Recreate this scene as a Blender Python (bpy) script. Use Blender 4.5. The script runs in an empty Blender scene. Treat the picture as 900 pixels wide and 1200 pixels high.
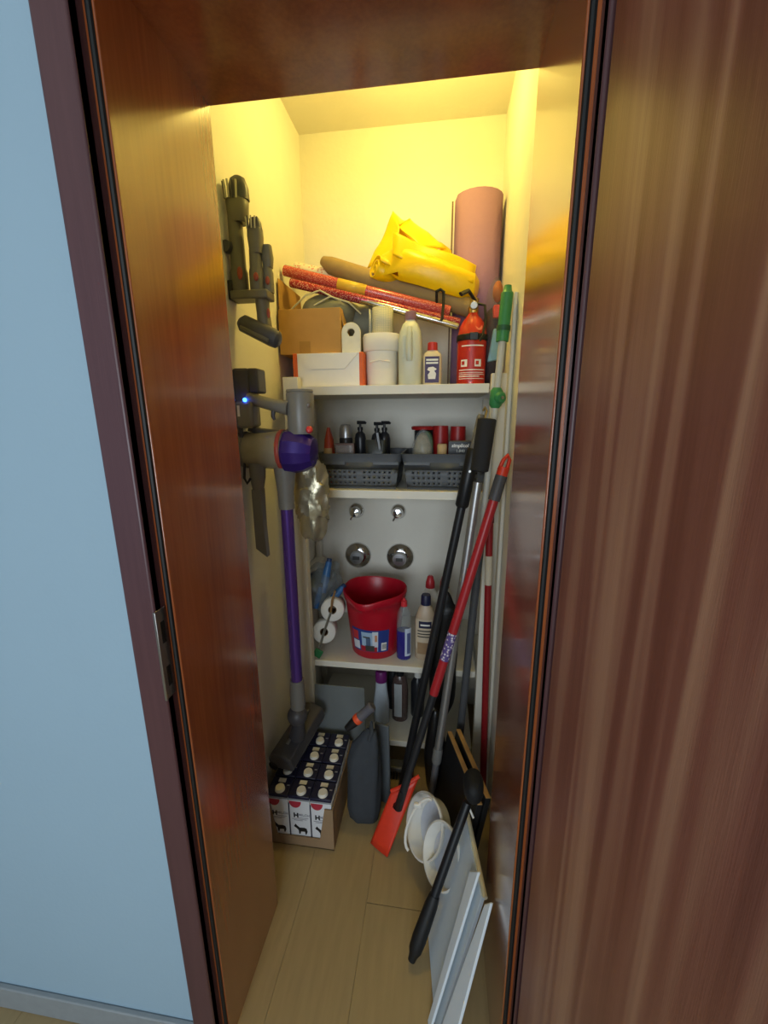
import bpy, bmesh, math, random
from mathutils import Vector, Matrix, noise
random.seed(7)
S = bpy.context.scene
COL = S.collection
PI = math.pi

# ------------------------------------------------------------ camera
cam = bpy.data.cameras.new('camera'); camo = bpy.data.objects.new('camera', cam); COL.objects.link(camo)
cam.sensor_fit = 'VERTICAL'; cam.sensor_height = 36.0; cam.lens = 482.92 / 1200 * 36.0
cam.clip_start = 0.01
pit, yaw, rol = 0.2299, -0.1373, -0.0065
F = Vector((math.sin(yaw)*math.cos(pit), math.cos(yaw)*math.cos(pit), -math.sin(pit)))
R = Vector((math.cos(yaw), -math.sin(yaw), 0)); U = R.cross(F)
R2 = R*math.cos(rol) + U*math.sin(rol); U2 = -R*math.sin(rol) + U*math.cos(rol)
M4 = Matrix((R2, U2, -F)).transposed().to_4x4(); M4.translation = (0.451, -0.8812, 1.425)
camo.matrix_world = M4
S.camera = camo

# ------------------------------------------------------------ light and exposure
w = bpy.data.worlds.new('world'); S.world = w; w.use_nodes = True
bg = w.node_tree.nodes['Background']
bg.inputs[0].default_value = (0.52, 0.72, 1.0, 1); bg.inputs[1].default_value = 0.40
# fill light added at an unseen hall window, to brighten the closet
wl = bpy.data.lights.new('closet_fill_light', 'AREA'); wl.shape = 'RECTANGLE'; wl.size = 1.5; wl.size_y = 1.3; wl.energy = 50; wl.color = (0.82, 0.92, 1.0)
wlo = bpy.data.objects.new('closet_fill_light', wl); COL.objects.link(wlo); wlo.location = (.15, -3.12, 1.45); wlo.rotation_euler = (-PI/2, 0, PI)
LAMP_W = 9.0
LAMP_COL = (1.0, 0.76, 0.17)
S.view_settings.view_transform = 'Standard'; S.view_settings.look = 'None'
S.view_settings.gamma = 1.0; S.view_settings.use_curve_mapping = False
S.view_settings.exposure = 0.0

# ------------------------------------------------------------ materials
def lin(h):
    h = h.lstrip('#'); v = [int(h[i:i+2], 16)/255 for i in (0, 2, 4)]
    return tuple(c/12.92 if c <= .04045 else ((c+.055)/1.055)**2.4 for c in v) + (1,)
def node(nt, t, **kw):
    n = nt.nodes.new(t)
    for k, v in kw.items(): setattr(n, k, v)
    return n
MATS = {}
def mat(name, hexc, rough=.5, metal=0, var=.12, scale=40, bump=0, trans=0, alpha=1, coat=0, spec=.5, emit=0, ior=1.45, stretch=(1,1,1), bscale=None):
    if name in MATS: return MATS[name]
    m = bpy.data.materials.new(name); m.use_nodes = True; nt = m.node_tree
    p = nt.nodes['Principled BSDF']; c = lin(hexc)
    tc = node(nt, 'ShaderNodeTexCoord'); mp = node(nt, 'ShaderNodeMapping'); mp.inputs['Scale'].default_value = stretch
    nt.links.new(tc.outputs['Object'], mp.inputs['Vector'])
    ns = node(nt, 'ShaderNodeTexNoise'); ns.inputs['Scale'].default_value = scale; ns.inputs['Detail'].default_value = 4
    nt.links.new(mp.outputs[0], ns.inputs['Vector'])
    mx = node(nt, 'ShaderNodeMix', data_type='RGBA')
    mx.inputs['A'].default_value = tuple(x*(1-var) for x in c[:3])+(1,); mx.inputs['B'].default_value = tuple(min(1, x*(1+var)) for x in c[:3])+(1,)
    nt.links.new(ns.outputs['Fac'], mx.inputs['Factor']); nt.links.new(mx.outputs['Result'], p.inputs['Base Color'])
    p.inputs['Roughness'].default_value = rough; p.inputs['Metallic'].default_value = metal
    p.inputs['Transmission Weight'].default_value = trans; p.inputs['Alpha'].default_value = alpha
    p.inputs['Coat Weight'].default_value = coat; p.inputs['IOR'].default_value = ior
    p.inputs['Specular IOR Level'].default_value = spec
    if emit:
        p.inputs['Emission Color'].default_value = c; p.inputs['Emission Strength'].default_value = emit
    if bump:
        b = node(nt, 'ShaderNodeBump'); b.inputs['Strength'].default_value = bump; b.inputs['Distance'].default_value = .004
        n2 = node(nt, 'ShaderNodeTexNoise'); n2.inputs['Scale'].default_value = bscale or scale*2; n2.inputs['Detail'].default_value = 5
        nt.links.new(mp.outputs[0], n2.inputs['Vector']); nt.links.new(n2.outputs['Fac'], b.inputs['Height']); nt.links.new(b.outputs[0], p.inputs['Normal'])
    MATS[name] = m
    return m
def wood(name, dark, mid, light, rough, ribbon=.5, sx=60, coat=.2, streak=9, spec=.5, crough=.3):
    """veneer: fine vertical pores over broad wavering ribbons"""
    m = bpy.data.materials.new(name); m.use_nodes = True; nt = m.node_tree; p = nt.nodes['Principled BSDF']
    tc = node(nt, 'ShaderNodeTexCoord')
    def nz(sc, s, det, dist=0):
        mp = node(nt, 'ShaderNodeMapping'); mp.inputs['Scale'].default_value = sc
        nt.links.new(tc.outputs['Object'], mp.inputs['Vector'])
        n = node(nt, 'ShaderNodeTexNoise'); n.inputs['Scale'].default_value = s; n.inputs['Detail'].default_value = det; n.inputs['Distortion'].default_value = dist
        nt.links.new(mp.outputs[0], n.inputs['Vector']); return n
    broad = nz((streak, streak, .45), 1.6, 2, .3); fine = nz((sx, sx, 2.2), 3, 5, .2); pore = nz((sx*3, sx*3, 9), 3, 3)
    cr = node(nt, 'ShaderNodeValToRGB'); e = cr.color_ramp.elements
    e[0].position = .36; e[0].color = lin(dark); e[1].position = .68; e[1].color = lin(light)
    k = e.new(.5); k.color = lin(mid)
    nt.links.new(broad.outputs['Fac'], cr.inputs['Fac'])
    cf = node(nt, 'ShaderNodeValToRGB'); e = cf.color_ramp.elements
    e[0].position = .3; e[0].color = lin(dark); e[1].position = .7; e[1].color = lin(mid)
    nt.links.new(fine.outputs['Fac'], cf.inputs['Fac'])
    mx = node(nt, 'ShaderNodeMix', data_type='RGBA'); mx.inputs['Factor'].default_value = ribbon
    nt.links.new(cf.outputs['Color'], mx.inputs['A']); nt.links.new(cr.outputs['Color'], mx.inputs['B'])
    nt.links.new(mx.outputs['Result'], p.inputs['Base Color'])
    p.inputs['Roughness'].default_value = rough; p.inputs['Coat Weight'].default_value = coat; p.inputs['Coat Roughness'].default_value = crough
    p.inputs['Specular IOR Level'].default_value = spec
    b = node(nt, 'ShaderNodeBump'); b.inputs['Strength'].default_value = .12; b.inputs['Distance'].default_value = .002
    nt.links.new(pore.outputs['Fac'], b.inputs['Height']); nt.links.new(b.outputs[0], p.inputs['Normal'])
    return m
def pattern(name, c1, c2, kind, scale, rough=.5, metal=0):
    """two-colour printed pattern"""
    m = bpy.data.materials.new(name); m.use_nodes = True; nt = m.node_tree; p = nt.nodes['Principled BSDF']
    tc = node(nt, 'ShaderNodeTexCoord')
    cr = node(nt, 'ShaderNodeValToRGB'); cr.color_ramp.elements[0].color = lin(c1); cr.color_ramp.elements[1].color = lin(c2)
    if kind == 'check':
        t = node(nt, 'ShaderNodeTexBrick'); t.offset = 0; t.inputs['Scale'].default_value = scale
        t.inputs['Brick Width'].default_value = .5; t.inputs['Row Height'].default_value = .5; t.inputs['Mortar Size'].default_value = .04
        t.inputs['Color1'].default_value = lin(c1); t.inputs['Color2'].default_value = lin(c1); t.inputs['Mortar'].default_value = lin(c2)
        mp = node(nt, 'ShaderNodeMapping'); mp.inputs['Rotation'].default_value = (PI/2, 0, 0)
        nt.links.new(tc.outputs['Object'], mp.inputs['Vector']); nt.links.new(mp.outputs[0], t.inputs['Vector']); nt.links.new(t.outputs['Color'], p.inputs['Base Color'])
    else:
        t = node(nt, 'ShaderNodeTexVoronoi'); t.inputs['Scale'].default_value = scale
        nt.links.new(tc.outputs['Object'], t.inputs['Vector'])
        cr.color_ramp.elements[0].position = .3; cr.color_ramp.elements[1].position = .45
        nt.links.new(t.outputs['Distance'], cr.inputs['Fac']); nt.links.new(cr.outputs['Color'], p.inputs['Base Color'])
    p.inputs['Roughness'].default_value = rough; p.inputs['Metallic'].default_value = metal
    return m

DOORWOOD = wood('sapele_door', '#713f2f', '#885341', '#b98a6b', .34, .65, 80, .3, 17)
JAMBWOOD = wood('mahogany_jamb', '#823e1b', '#984f26', '#ae6434', .24, .4, 45, 1.0, 9, crough=.14)
CASEWOOD = wood('dark_casing', '#4c2e32', '#57373a', '#624142', .42, .4, 45, .15)
PLASTER = mat('white_plaster', '#e6e2d6', .9, var=.03, scale=14, bump=.25, bscale=60)
HALLWALL = mat('hall_wall_blue_cast', '#9bb4c3', .85, var=.02, scale=6, bump=.12, bscale=90)  # blue-grey cast of the daylight is put into this wall colour
WHITEBOARD = mat('cream_shelf_board', '#e4dfd0', .5, var=.04, scale=20)
FLOORM = mat('oak_vinyl_plank', '#a08a62', .45, var=.18, scale=6, stretch=(10, 1.2, 1), bump=.05)
FLOORB = mat('floor_joint', '#8f7a54', .8)
BLACKRUB = mat('black_rubber', '#141414', .55)
BLACKPL = mat('black_plastic', '#17181b', .42)
DKGREY = mat('dark_grey_plastic', '#43423f', .42)
MDGREY = mat('mid_grey_plastic', '#6d6c69', .38)
STEEL = mat('brushed_steel', '#a9a8a4', .35, 1)
CHROME = mat('chrome', '#d8d8d8', .12, 1, var=.02)
ALU = mat('aluminium_tube', '#a4a4a4', .38, .8)
WHITEPL = mat('white_plastic', '#e8e5dc', .4, var=.04)
CARD = mat('brown_cardboard', '#b58a4e', .85, var=.08, scale=30)
CARDDK = mat('grey_brown_cardboard', '#94795a', .85, var=.08, scale=30)
RED = mat('red_plastic', '#b81e26', .35)
ORANGERED = mat('orange_red_plastic', '#d83a22', .4)
BASKET = mat('slate_grey_plastic', '#5b5f64', .5)
FILM = mat('clear_plastic_film', '#c8d0d2', .14, alpha=.2, var=.05)
PRINTWHITE = mat('white_print', '#e9e6df', .6)
NAVY = mat('navy_print', '#1e2140', .45)

# ------------------------------------------------------------ mesh builder
class MB:
    def __init__(s): s.v = []; s.f = []
    def add(s, v, f):
        o = len(s.v); s.v += [Vector(x) for x in v]; s.f += [tuple(i+o for i in q) for q in f]; return s
    def box(s, x0, x1, y0, y1, z0, z1):
        v = [(x, y, z) for x in (x0, x1) for y in (y0, y1) for z in (z0, z1)]
        return s.add(v, [(0,1,3,2),(4,6,7,5),(0,4,5,1),(2,3,7,6),(0,2,6,4),(1,5,7,3)])
    def loft(s, rings, cap=True, closed=False):
        n = len(rings[0]); v = [p for r in rings for p in r]; f = []
        m = len(rings)
        for i in range(m if closed else m-1):
            a, b = i*n, ((i+1) % m)*n
            for j in range(n):
                k = (j+1) % n; f.append((a+j, a+k, b+k, b+j))
        if cap and not closed: f += [tuple(range(n))[::-1], tuple(range((m-1)*n, m*n))]
        return s.add(v, f)
    def lathe(s, prof, c=(0,0,0), ax=(0,0,1), n=20, cap=True):
        q = Vector((0,0,1)).rotation_difference(Vector(ax).normalized()); c = Vector(c)
        return s.loft([[c+q @ Vector((max(r, 1e-4)*math.cos(2*PI*j/n), max(r, 1e-4)*math.sin(2*PI*j/n), z)) for j in range(n)] for r, z in prof], cap)
    def tube(s, path, r, n=10, cap=True, flat=1):
        P = [Vector(p) for p in path]; rr = r if isinstance(r, (list, tuple)) else [r]*len(P)
        t0 = (P[1]-P[0]).normalized(); nrm = t0.orthogonal().normalized(); rings = []
        for i, p in enumerate(P):
            t = ((P[min(i+1, len(P)-1)]-P[max(i-1, 0)])).normalized()
            nrm = (nrm - t*nrm.dot(t)).normalized(); b = t.cross(nrm)
            rings.append([p+(nrm*math.cos(2*PI*j/n)+b*flat*math.sin(2*PI*j/n))*rr[i] for j in range(n)])
        return s.loft(rings, cap)
    def prism(s, poly, o, ux, uy, depth):
        """polygon in the plane (o, ux, uy), thickened along ux x uy"""
        o = Vector(o); ux = Vector(ux); uy = Vector(uy); nn = ux.cross(uy).normalized()*depth
        a = [o+ux*p[0]+uy*p[1] for p in poly]; n = len(a)
        return s.add(a+[p+nn for p in a], [tuple(range(n))[::-1], tuple(range(n, 2*n))]+[(i, (i+1) % n, (i+1) % n+n, i+n) for i in range(n)])
    def quadslab(s, pts, th):
        """slab through four corners with thickness th along its normal"""
        p = [Vector(x) for x in pts]; nn = (p[1]-p[0]).cross(p[3]-p[0]).normalized()*th
        return s.add(p+[x+nn for x in p], [(3,2,1,0),(4,5,6,7),(0,1,5,4),(1,2,6,5),(2,3,7,6),(3,0,4,7)])
    def grid(s, pts, n=8, amp=0, sc=10, seed=0):
        a, b, c, d = [Vector(x) for x in pts]; v = []
        nn = (b-a).cross(d-a).normalized()
        for i in range(n+1):
            for j in range(n+1):
                u, w_ = i/n, j/n
                p = a*(1-u)*(1-w_)+b*u*(1-w_)+c*u*w_+d*(1-u)*w_
                v.append(p+nn*amp*noise.noise(p*sc+Vector((seed, 0, 0))))
        return s.add(v, [(i*(n+1)+j, (i+1)*(n+1)+j, (i+1)*(n+1)+j+1, i*(n+1)+j+1) for i in range(n) for j in range(n)])
    def blob(s, c, r, amp=0, sc=10, nu=24, nv=14, seed=0, sq=1.0, ridge=False):
        """lumpy superellipsoid"""
        c = Vector(c); rings = []
        def sp(x, e): return math.copysign(abs(x)**e, x)
        for i in range(nv+1):
            th = -PI/2+PI*i/nv; ring = []
            for j in range(nu):
                ph = 2*PI*j/nu
                d = Vector((sp(math.cos(th), sq)*sp(math.cos(ph), sq)*r[0], sp(math.cos(th), sq)*sp(math.sin(ph), sq)*r[1], sp(math.sin(th), sq)*r[2]))
                k = noise.noise((c+d)*sc+Vector((seed*3.1, 0, 0)))
                if ridge: k = 1-2*abs(k)*1.6
                ring.append(c+d*(1+amp*k))
            rings.append(ring)
        return s.loft(rings, True)
    def rot(s, mtx, c=(0,0,0)):
        c = Vector(c); s.v = [c+mtx @ (p-c) for p in s.v]; return s

def thing(name, label, cat, loc=(0,0,0), group=None, kind=None):
    o = bpy.data.objects.new(name, None); COL.objects.link(o); o.location = loc
    o.empty_display_size = .05
    if kind: o['kind'] = kind
    else: o['label'] = label; o['category'] = cat
    if kind and label: o['label'] = label
    if group: o['group'] = group
    return o
def wloc(o):
    v = Vector((0,0,0))
    while o: v += Vector(o.location); o = o.parent
    return v
def build(mb, name, m, parent=None, smooth=40, bevel=0, seg=2, subsurf=0, solid=0, at=None, kind=None):
    """one mesh object; vertices are given in world metres"""
    base = Vector(at) if at is not None else Vector((0,0,0))
    off = base + (wloc(parent) if parent else Vector((0,0,0)))
    me = bpy.data.meshes.new(name); me.from_pydata([tuple(p-off) for p in mb.v], [], mb.f)
    b = bmesh.new(); b.from_mesh(me); bmesh.ops.remove_doubles(b, verts=b.verts, dist=1e-5)
    bmesh.ops.recalc_face_normals(b, faces=b.faces); b.to_mesh(me); b.free()
    if smooth:
        for p in me.polygons: p.use_smooth = True
        me.set_sharp_from_angle(angle=math.radians(smooth))
    me.materials.append(m)
    o = bpy.data.objects.new(name, me); COL.objects.link(o); o.location = base
    if parent: o.parent = parent
    if solid:
        q = o.modifiers.new('thick', 'SOLIDIFY'); q.thickness = solid; q.offset = 0
    if bevel:
        q = o.modifiers.new('bevel', 'BEVEL'); q.width = bevel; q.segments = seg; q.limit_method = 'ANGLE'; q.angle_limit = math.radians(50)
    if subsurf:
        q = o.modifiers.new('sub', 'SUBSURF'); q.levels = q.render_levels = subsurf
    if kind: o['kind'] = kind
    return o
def tag(o, label, cat, group=None):
    o['label'] = label; o['category'] = cat
    if group: o['group'] = group
    return o
def copy_tree(o, loc=None, parent=None):
    c = o.copy(); COL.objects.link(c); c.parent = parent
    if loc is not None: c.location = loc
    for ch in list(o.children): copy_tree(ch, None, c)
    return c
def text(s, size, m, parent, loc, rot=(PI/2,0,0), name='lettering', sx=1, bold=0, shear=0):
    cu = bpy.data.curves.new('t', 'FONT'); cu.body = s; cu.size = size; cu.align_x = 'CENTER'; cu.align_y = 'CENTER'; cu.extrude = .0003; cu.offset = bold; cu.shear = shear
    cu.resolution_u = 3
    t = bpy.data.objects.new('t', cu); COL.objects.link(t)
    dg = bpy.context.evaluated_depsgraph_get(); me = bpy.data.meshes.new_from_object(t.evaluated_get(dg)); bpy.data.objects.remove(t)
    me.materials.clear(); me.materials.append(m)
    o = bpy.data.objects.new(name, me); COL.objects.link(o); o.parent = parent
    o.location = Vector(loc)-wloc(parent); o.rotation_euler = rot; o.scale = (sx, 1, 1)
    return o
def struct(mb, name, m, **k):
    return build(mb, name, m, kind='structure', **k)

# ------------------------------------------------------------ the setting
XL, XR, YB, HC = -.133, .66, .97, 2.5
struct(MB().box(XL-.1, XL, 0, YB+.1, 0, HC), 'wall_left', PLASTER)
struct(MB().box(XR, XR+.1, 0, YB+.1, 0, HC), 'wall_right', PLASTER)
struct(MB().box(XL, XR, YB, YB+.1, 0, HC), 'wall_back', PLASTER)
struct(MB().box(-2.2, 2.4, -3.2, YB+.1, HC, HC+.1), 'ceiling', PLASTER)
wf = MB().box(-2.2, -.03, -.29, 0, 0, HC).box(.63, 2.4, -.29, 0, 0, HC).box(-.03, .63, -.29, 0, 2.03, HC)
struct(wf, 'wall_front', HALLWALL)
struct(MB().box(-2.2, -.068, -.302, -.29, 0, .07), 'baseboard_left', mat('grey_skirting', '#8f9496', .5), bevel=.003)
struct(MB().box(.70, 2.4, -.302, -.29, 0, .07), 'baseboard_right', MATS['grey_skirting'], bevel=.003)
fl = struct(MB().box(-2.2, 2.4, -3.2, YB+.1, -.06, -.007), 'floor', FLOORB)
pw = .196; k = 0
for i in range(23):
    x0 = -2.2+i*.2+.063
    y = -3.2 + (i*.37) % 1.2 - 1.2
    while y < YB:
        a, b = max(y, -3.2)+.001, min(y+1.2, YB)-.001
        if b-a > .02:
            x1 = min(x0+.1992, 2.4)
            o = build(MB().box(x0, x1, a, b, -.0075, 0), 'plank', FLOORM, fl, smooth=0)
        y += 1.2

# hall wall opposite the closet, with an unseen window added for the fill light
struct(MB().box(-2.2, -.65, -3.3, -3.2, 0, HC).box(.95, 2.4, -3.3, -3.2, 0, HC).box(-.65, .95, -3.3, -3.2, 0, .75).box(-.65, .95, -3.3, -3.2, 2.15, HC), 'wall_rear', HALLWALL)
wn = thing('added_window_1', None, None, (.15, -3.25, .75), kind='structure')
build(MB().box(-.65, .95, -3.28, -3.22, .75, .81).box(-.65, .95, -3.28, -3.22, 2.09, 2.15).box(-.65, -.59, -3.28, -3.22, .81, 2.09).box(.89, .95, -3.28, -3.22, .81, 2.09).box(.12, .18, -3.28, -3.22, .81, 2.09), 'added_window_frame', WHITEPL, wn)
build(MB().box(-.59, .12, -3.252, -3.248, .81, 2.09), 'pane', mat('added_window_glass', '#e8eef2', .05, alpha=.15), wn)
build(MB().box(.18, .89, -3.252, -3.248, .81, 2.09), 'pane', MATS['added_window_glass'], wn)

# door lining, casing and seal on each side
def frame_side(name, sgn, x):
    X = lambda d: x + sgn*d     # d grows out of the opening
    def bx(d0, d1, y0, y1, z0=0, z1=2.0):
        a, b = sorted((X(d0), X(d1))); return MB().box(a, b, y0, y1, z0, z1)
    o = struct(bx(0, .03, -.28, .004, 0, 2.03), name, JAMBWOOD, bevel=.002)
    build(bx(.016, .03, -.305, -.28, 0, 2.03), 'rebate', CASEWOOD, o)
    build(bx(.016, .069, -.308, -.288, 0, 2.069), 'casing', CASEWOOD, o, bevel=.004, seg=3)
    build(MB().tube([(X(.007), -.281, .0), (X(.007), -.281, 2.0)], .0042, 8), 'seal', BLACKRUB, o)
    return o
tl = frame_side('trim_1', -1, 0.0)
frame_side('trim_2', 1, .6)
hd = struct(MB().box(0, .6, -.28, .004, 2.0, 2.03), 'trim_3', JAMBWOOD)
build(MB().box(-.016, .616, -.305, -.28, 2.016, 2.03), 'rebate', CASEWOOD, hd)
build(MB().box(-.016, .616, -.308, -.288, 2.016, 2.069), 'casing', CASEWOOD, hd, bevel=.004)
build(MB().tube([(0, -.281, 2.007), (.6, -.281, 2.007)], .0042, 8), 'seal', BLACKRUB, hd)
# strike plate
sp = build(MB().box(-.0165, -.0145, -.3095, -.284, .94, 1.108), 'strike_plate', STEEL, tl, bevel=.001)
build(MB().box(-.0175, -.0125, -.3115, -.3085, .94, 1.108), 'lip', STEEL, sp, bevel=.001)
build(MB().box(-.0148, -.014, -.3, -.2905, 1.045, 1.085), 'latch_hole', BLACKRUB, sp)
build(MB().box(-.0148, -.014, -.3, -.2905, .962, 1.0), 'bolt_hole', BLACKRUB, sp)

# door leaf swung out into the hall, hinged on the right
dr = thing('door_1', None, None, (.617, -.318, 0), kind='structure')
dl = build(MB().box(.617, .657, -.958, -.322, .008, 1.998), 'leaf', DOORWOOD, dr, bevel=.002)
build(MB().box(.630, .669, -.322, -.309, .008, 2.01), 'rebate_lip', CASEWOOD, dr, bevel=.002)
hs = build(MB().tube([(.664, -.314, 1.62), (.664, -.314, 1.72)], .007, 10), 'hinge', STEEL, dr)
build(MB().tube([(.664, -.314, .25), (.664, -.314, .35)], .007, 10), 'hinge', STEEL, dr)
hp = build(MB().box(.612, .617, -.925, -.885, .93, 1.17), 'handle_plate', STEEL, dr, bevel=.002)
build(MB().tube([(.614, -.905, 1.08), (.572, -.905, 1.08), (.566, -.9, 1.08), (.566, -.80, 1.08)], .009, 10), 'lever', STEEL, hp)
dr.rotation_euler = (0, 0, math.radians(10))

# ------------------------------------------------------------ ceiling lamp (above the door head, out of view)
lp = thing('ceiling_lamp', 'round ceiling lamp glowing warm yellow above the top shelf', 'lamp', (.34, .53, 2.5))
build(MB().lathe([(.06, 2.5), (.10, 2.492), (.145, 2.474), (.15, 2.464), (.143, 2.466), (.088, 2.478)], (.34, .53, 0), n=32), 'shade', WHITEPL, lp)
build(MB().lathe([(.088, 2.472), (.085, 2.462), (.07, 2.452), (.04, 2.447), (.0, 2.445)], (.34, .53, 0), n=32), 'diffuser', mat('warm_lamp_glass', '#ffe39a', .5, emit=3), lp)
ld = bpy.data.lights.new('lamp_light', 'POINT'); ld.shadow_soft_size = .035; ld.energy = LAMP_W; ld.color = LAMP_COL
lo = bpy.data.objects.new('lamp_light', ld); COL.objects.link(lo); lo.location = (0, 0, -.095); lo.parent = lp

# ------------------------------------------------------------ built-in shelving
su = thing('shelf_unit', 'built-in cream shelf unit with four boards across the closet', 'shelf', (.26, .75, 0))
for zt, th in ((1.525, .03), (1.165, .03), (.467, .026), (.12, .026)):
    build(MB().box(XL+.052 if zt < 1.5 else XL+.05, .602, .55, YB-.002, zt-th, zt), 'shelf', WHITEBOARD, su, bevel=.0015)
build(MB().box(-.085, -.032, .515, .549, 0, 1.553), 'upright', WHITEBOARD, su, bevel=.0015)
build(MB().box(.604, .656, .515, .549, 0, 1.553), 'upright', WHITEBOARD, su, bevel=.0015)
build(MB().box(-.13, -.105, YB-.04, YB-.003, .12, 1.49), 'corner_post', WHITEBOARD, su, bevel=.0015)
build(MB().box(.62, .657, YB-.04, YB-.003, .12, 1.49), 'corner_post', WHITEBOARD, su, bevel=.0015)
for zz in (.77, .415):
    build(MB().box(-.131, -.085, .55, YB-.042, zz-.045, zz), 'batten', WHITEBOARD, su, bevel=.0015)
    build(MB().box(.62, .658, .55, YB-.042, zz-.045, zz), 'batten', WHITEBOARD, su, bevel=.0015)
struct(MB().box(.648, .6595, .455, .50, 0, 1.77), 'trim_4', WHITEBOARD, bevel=.003)

# ------------------------------------------------------------ water valves on the back wall
for i, (x, z, r) in enumerate(((.066, .993, .036), (.263, .993, .036), (.069, .773, .064), (.272, .773, .066))):
    lab = ['small chrome valve knob above the wide chrome rosette on the left side of the bucket', 'small chrome valve knob on the wall above the bucket bottles',
           'wide chrome valve rosette beside the clear bag behind the bucket', 'wide chrome valve rosette above the blue soap bottle'][i]
    t = thing('water_valve', lab, 'valve', (x, YB, z), 'chrome valves on the back wall')
    build(MB().lathe([(r, 0), (r, .004), (r*.92, .012), (r*.6, .02), (r*.55, .022)], (x, YB-.001, z), (0, -1, 0), 32), 'rosette', CHROME, t)
    if r < .05:
        build(MB().lathe([(r*.6, .02), (r*.72, .03), (r*.72, .045), (r*.55, .056), (0, .06)], (x, YB, z), (0, -1, 0), 24), 'knob', CHROME, t)
        build(MB().tube([(x, YB-.04, z), (x-.02, YB-.05, z-.035)], .005, 8), 'lever', CHROME, t)
    else:
        build(MB().lathe([(r*.5, .018), (r*.5, .045), (r*.44, .052), (0, .054)], (x, YB, z), (0, -1, 0), 24), 'cap', mat('satin_chrome', '#b9babb', .3, 1), t)
        build(MB().box(x-.016, x+.016, YB-.057, YB-.053, z-.006, z+.010), 'cap_mark', DKGREY, t)

# ------------------------------------------------------------ bottle helper
def sect(cx, cy, z, rx, ry, n=24, e=1.0):
    out = []
    for j in range(n):
        a = 2*PI*j/n; c, s_ = math.cos(a), math.sin(a)
        out.append(Vector((cx+math.copysign(abs(c)**e, c)*rx, cy+math.copysign(abs(s_)**e, s_)*ry, z)))
    return out
def bottle(name, label, cat, x, y, z0, prof, m, capprof, capm, e=1.0, group=None, dy=1.0, lean=None):
    t = thing(name, label, cat, (x, y, z0), group)
    build(MB().loft([sect(x, y, z0+z, r, r*dy, 24, e) for r, z in prof]), 'body', m, t)
    if capprof: build(MB().lathe([(r, z0+z) for r, z in capprof], (x, y, 0), n=18), 'cap', capm, t)
    return t
def front_patch(x, y, z0, z1, rx, ry, a0, a1, e=1.0, n=14, d=.0008, rx1=None, ry1=None):
    """curved sticker on the front of a rounded body (angles from -y, in degrees); rx1, ry1 at the top edge"""
    rings = []
    for z, qx, qy in ((z0, rx, ry), (z1, rx1 or rx, ry1 or ry)):
        row = []
        for j in range(n+1):
            a = math.radians(-90+a0+(a1-a0)*j/n); c, s_ = math.cos(a), math.sin(a)
            row.append(Vector((x+math.copysign(abs(c)**e, c)*(qx+d), y+math.copysign(abs(s_)**e, s_)*(qy+d), z)))
        rings.append(row)
    mb = MB(); mb.add(rings[0]+rings[1], [(j, j+1, n+2+j, n+1+j) for j in range(n)])
    return mb

# ============================================================ TOP SHELF
ZT = 1.525
# wrapped paper ream
t = thing('paper_packet', 'white wrapped paper packet with orange ends and folded flaps', 'packet', (.056, .72, ZT))
PK = mat('packet_paper', '#eee9e0', .6, var=.03)
build(MB().box(-.069, .181, .582, .87, ZT, 1.636), 'body', PK, t, bevel=.003)
x0, x1, z0, z1, yf = -.052, .166, ZT+.002, 1.634, .5815
mz = (z0+z1)/2
build(MB().prism([(x0, z1), (x0+.05, mz+.002), (x1-.05, mz+.002), (x1, z1)], (0, yf, 0), (1,0,0), (0,0,1), .006), 'top_flap', PK, t)
build(MB().prism([(x0, z0), (x1, z0), (x1-.05, mz-.001), (x0+.05, mz-.001)], (0, yf, 0), (1,0,0), (0,0,1), .0045), 'bottom_flap', PK, t)
ORP = mat('orange_print', '#d9622a', .6)
build(MB().box(-.0695, -.052, .5805, .871, ZT+.0005, 1.6365), 'end_band', ORP, t, bevel=.003)
build(MB().box(.166, .1815, .5805, .871, ZT+.0005, 1.6365), 'end_band', ORP, t, bevel=.003)

# cardboard box, open, resting on the packet
t = thing('cardboard_box', 'open brown cardboard box on the white packet, flap raised', 'box', (-.012, .74, 1.637))
b0, b1, c0, c1, zb, zt = -.124, .098, .612, .88, 1.6375, 1.786
for nm, q in (('front_panel', (b0, b1, c0, c0+.004, zb, zt)), ('back_panel', (b0, b1, c1-.004, c1, zb, zt)), ('side_panel', (b0, b0+.004, c0+.004, c1-.004, zb, zt)),
              ('side_panel', (b1-.004, b1, c0+.004, c1-.004, zb, zt)), ('bottom_panel', (b0+.004, b1-.004, c0+.004, c1-.004, zb, zb+.004))):
    build(MB().box(*q), nm, CARD, t, bevel=.001)
build(MB().quadslab([(b0+.001, c0+.01, zt), (b0+.001, c1-.01, zt), (b0-.002, c1-.02, zt+.105), (b0-.002, c0+.02, zt+.105)], .003), 'flap', CARD, t)
build(MB().quadslab([(b0+.01, c1, zt), (b1-.01, c1, zt), (b1-.02, c1+.03, zt+.09), (b0+.02, c1+.03, zt+.09)], .003), 'flap', CARD, t)
build(MB().quadslab([(b1, c0+.01, zt), (b1, c1-.01, zt), (b1+.012, c1-.02, zt-.09), (b1+.012, c0+.02, zt-.09)], .003), 'flap', CARD, t)
build(MB().box(-.052, -.012, c0-.0008, c0, 1.64, 1.68), 'tape', mat('packing_tape', '#a37a3c', .3), t)

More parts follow.
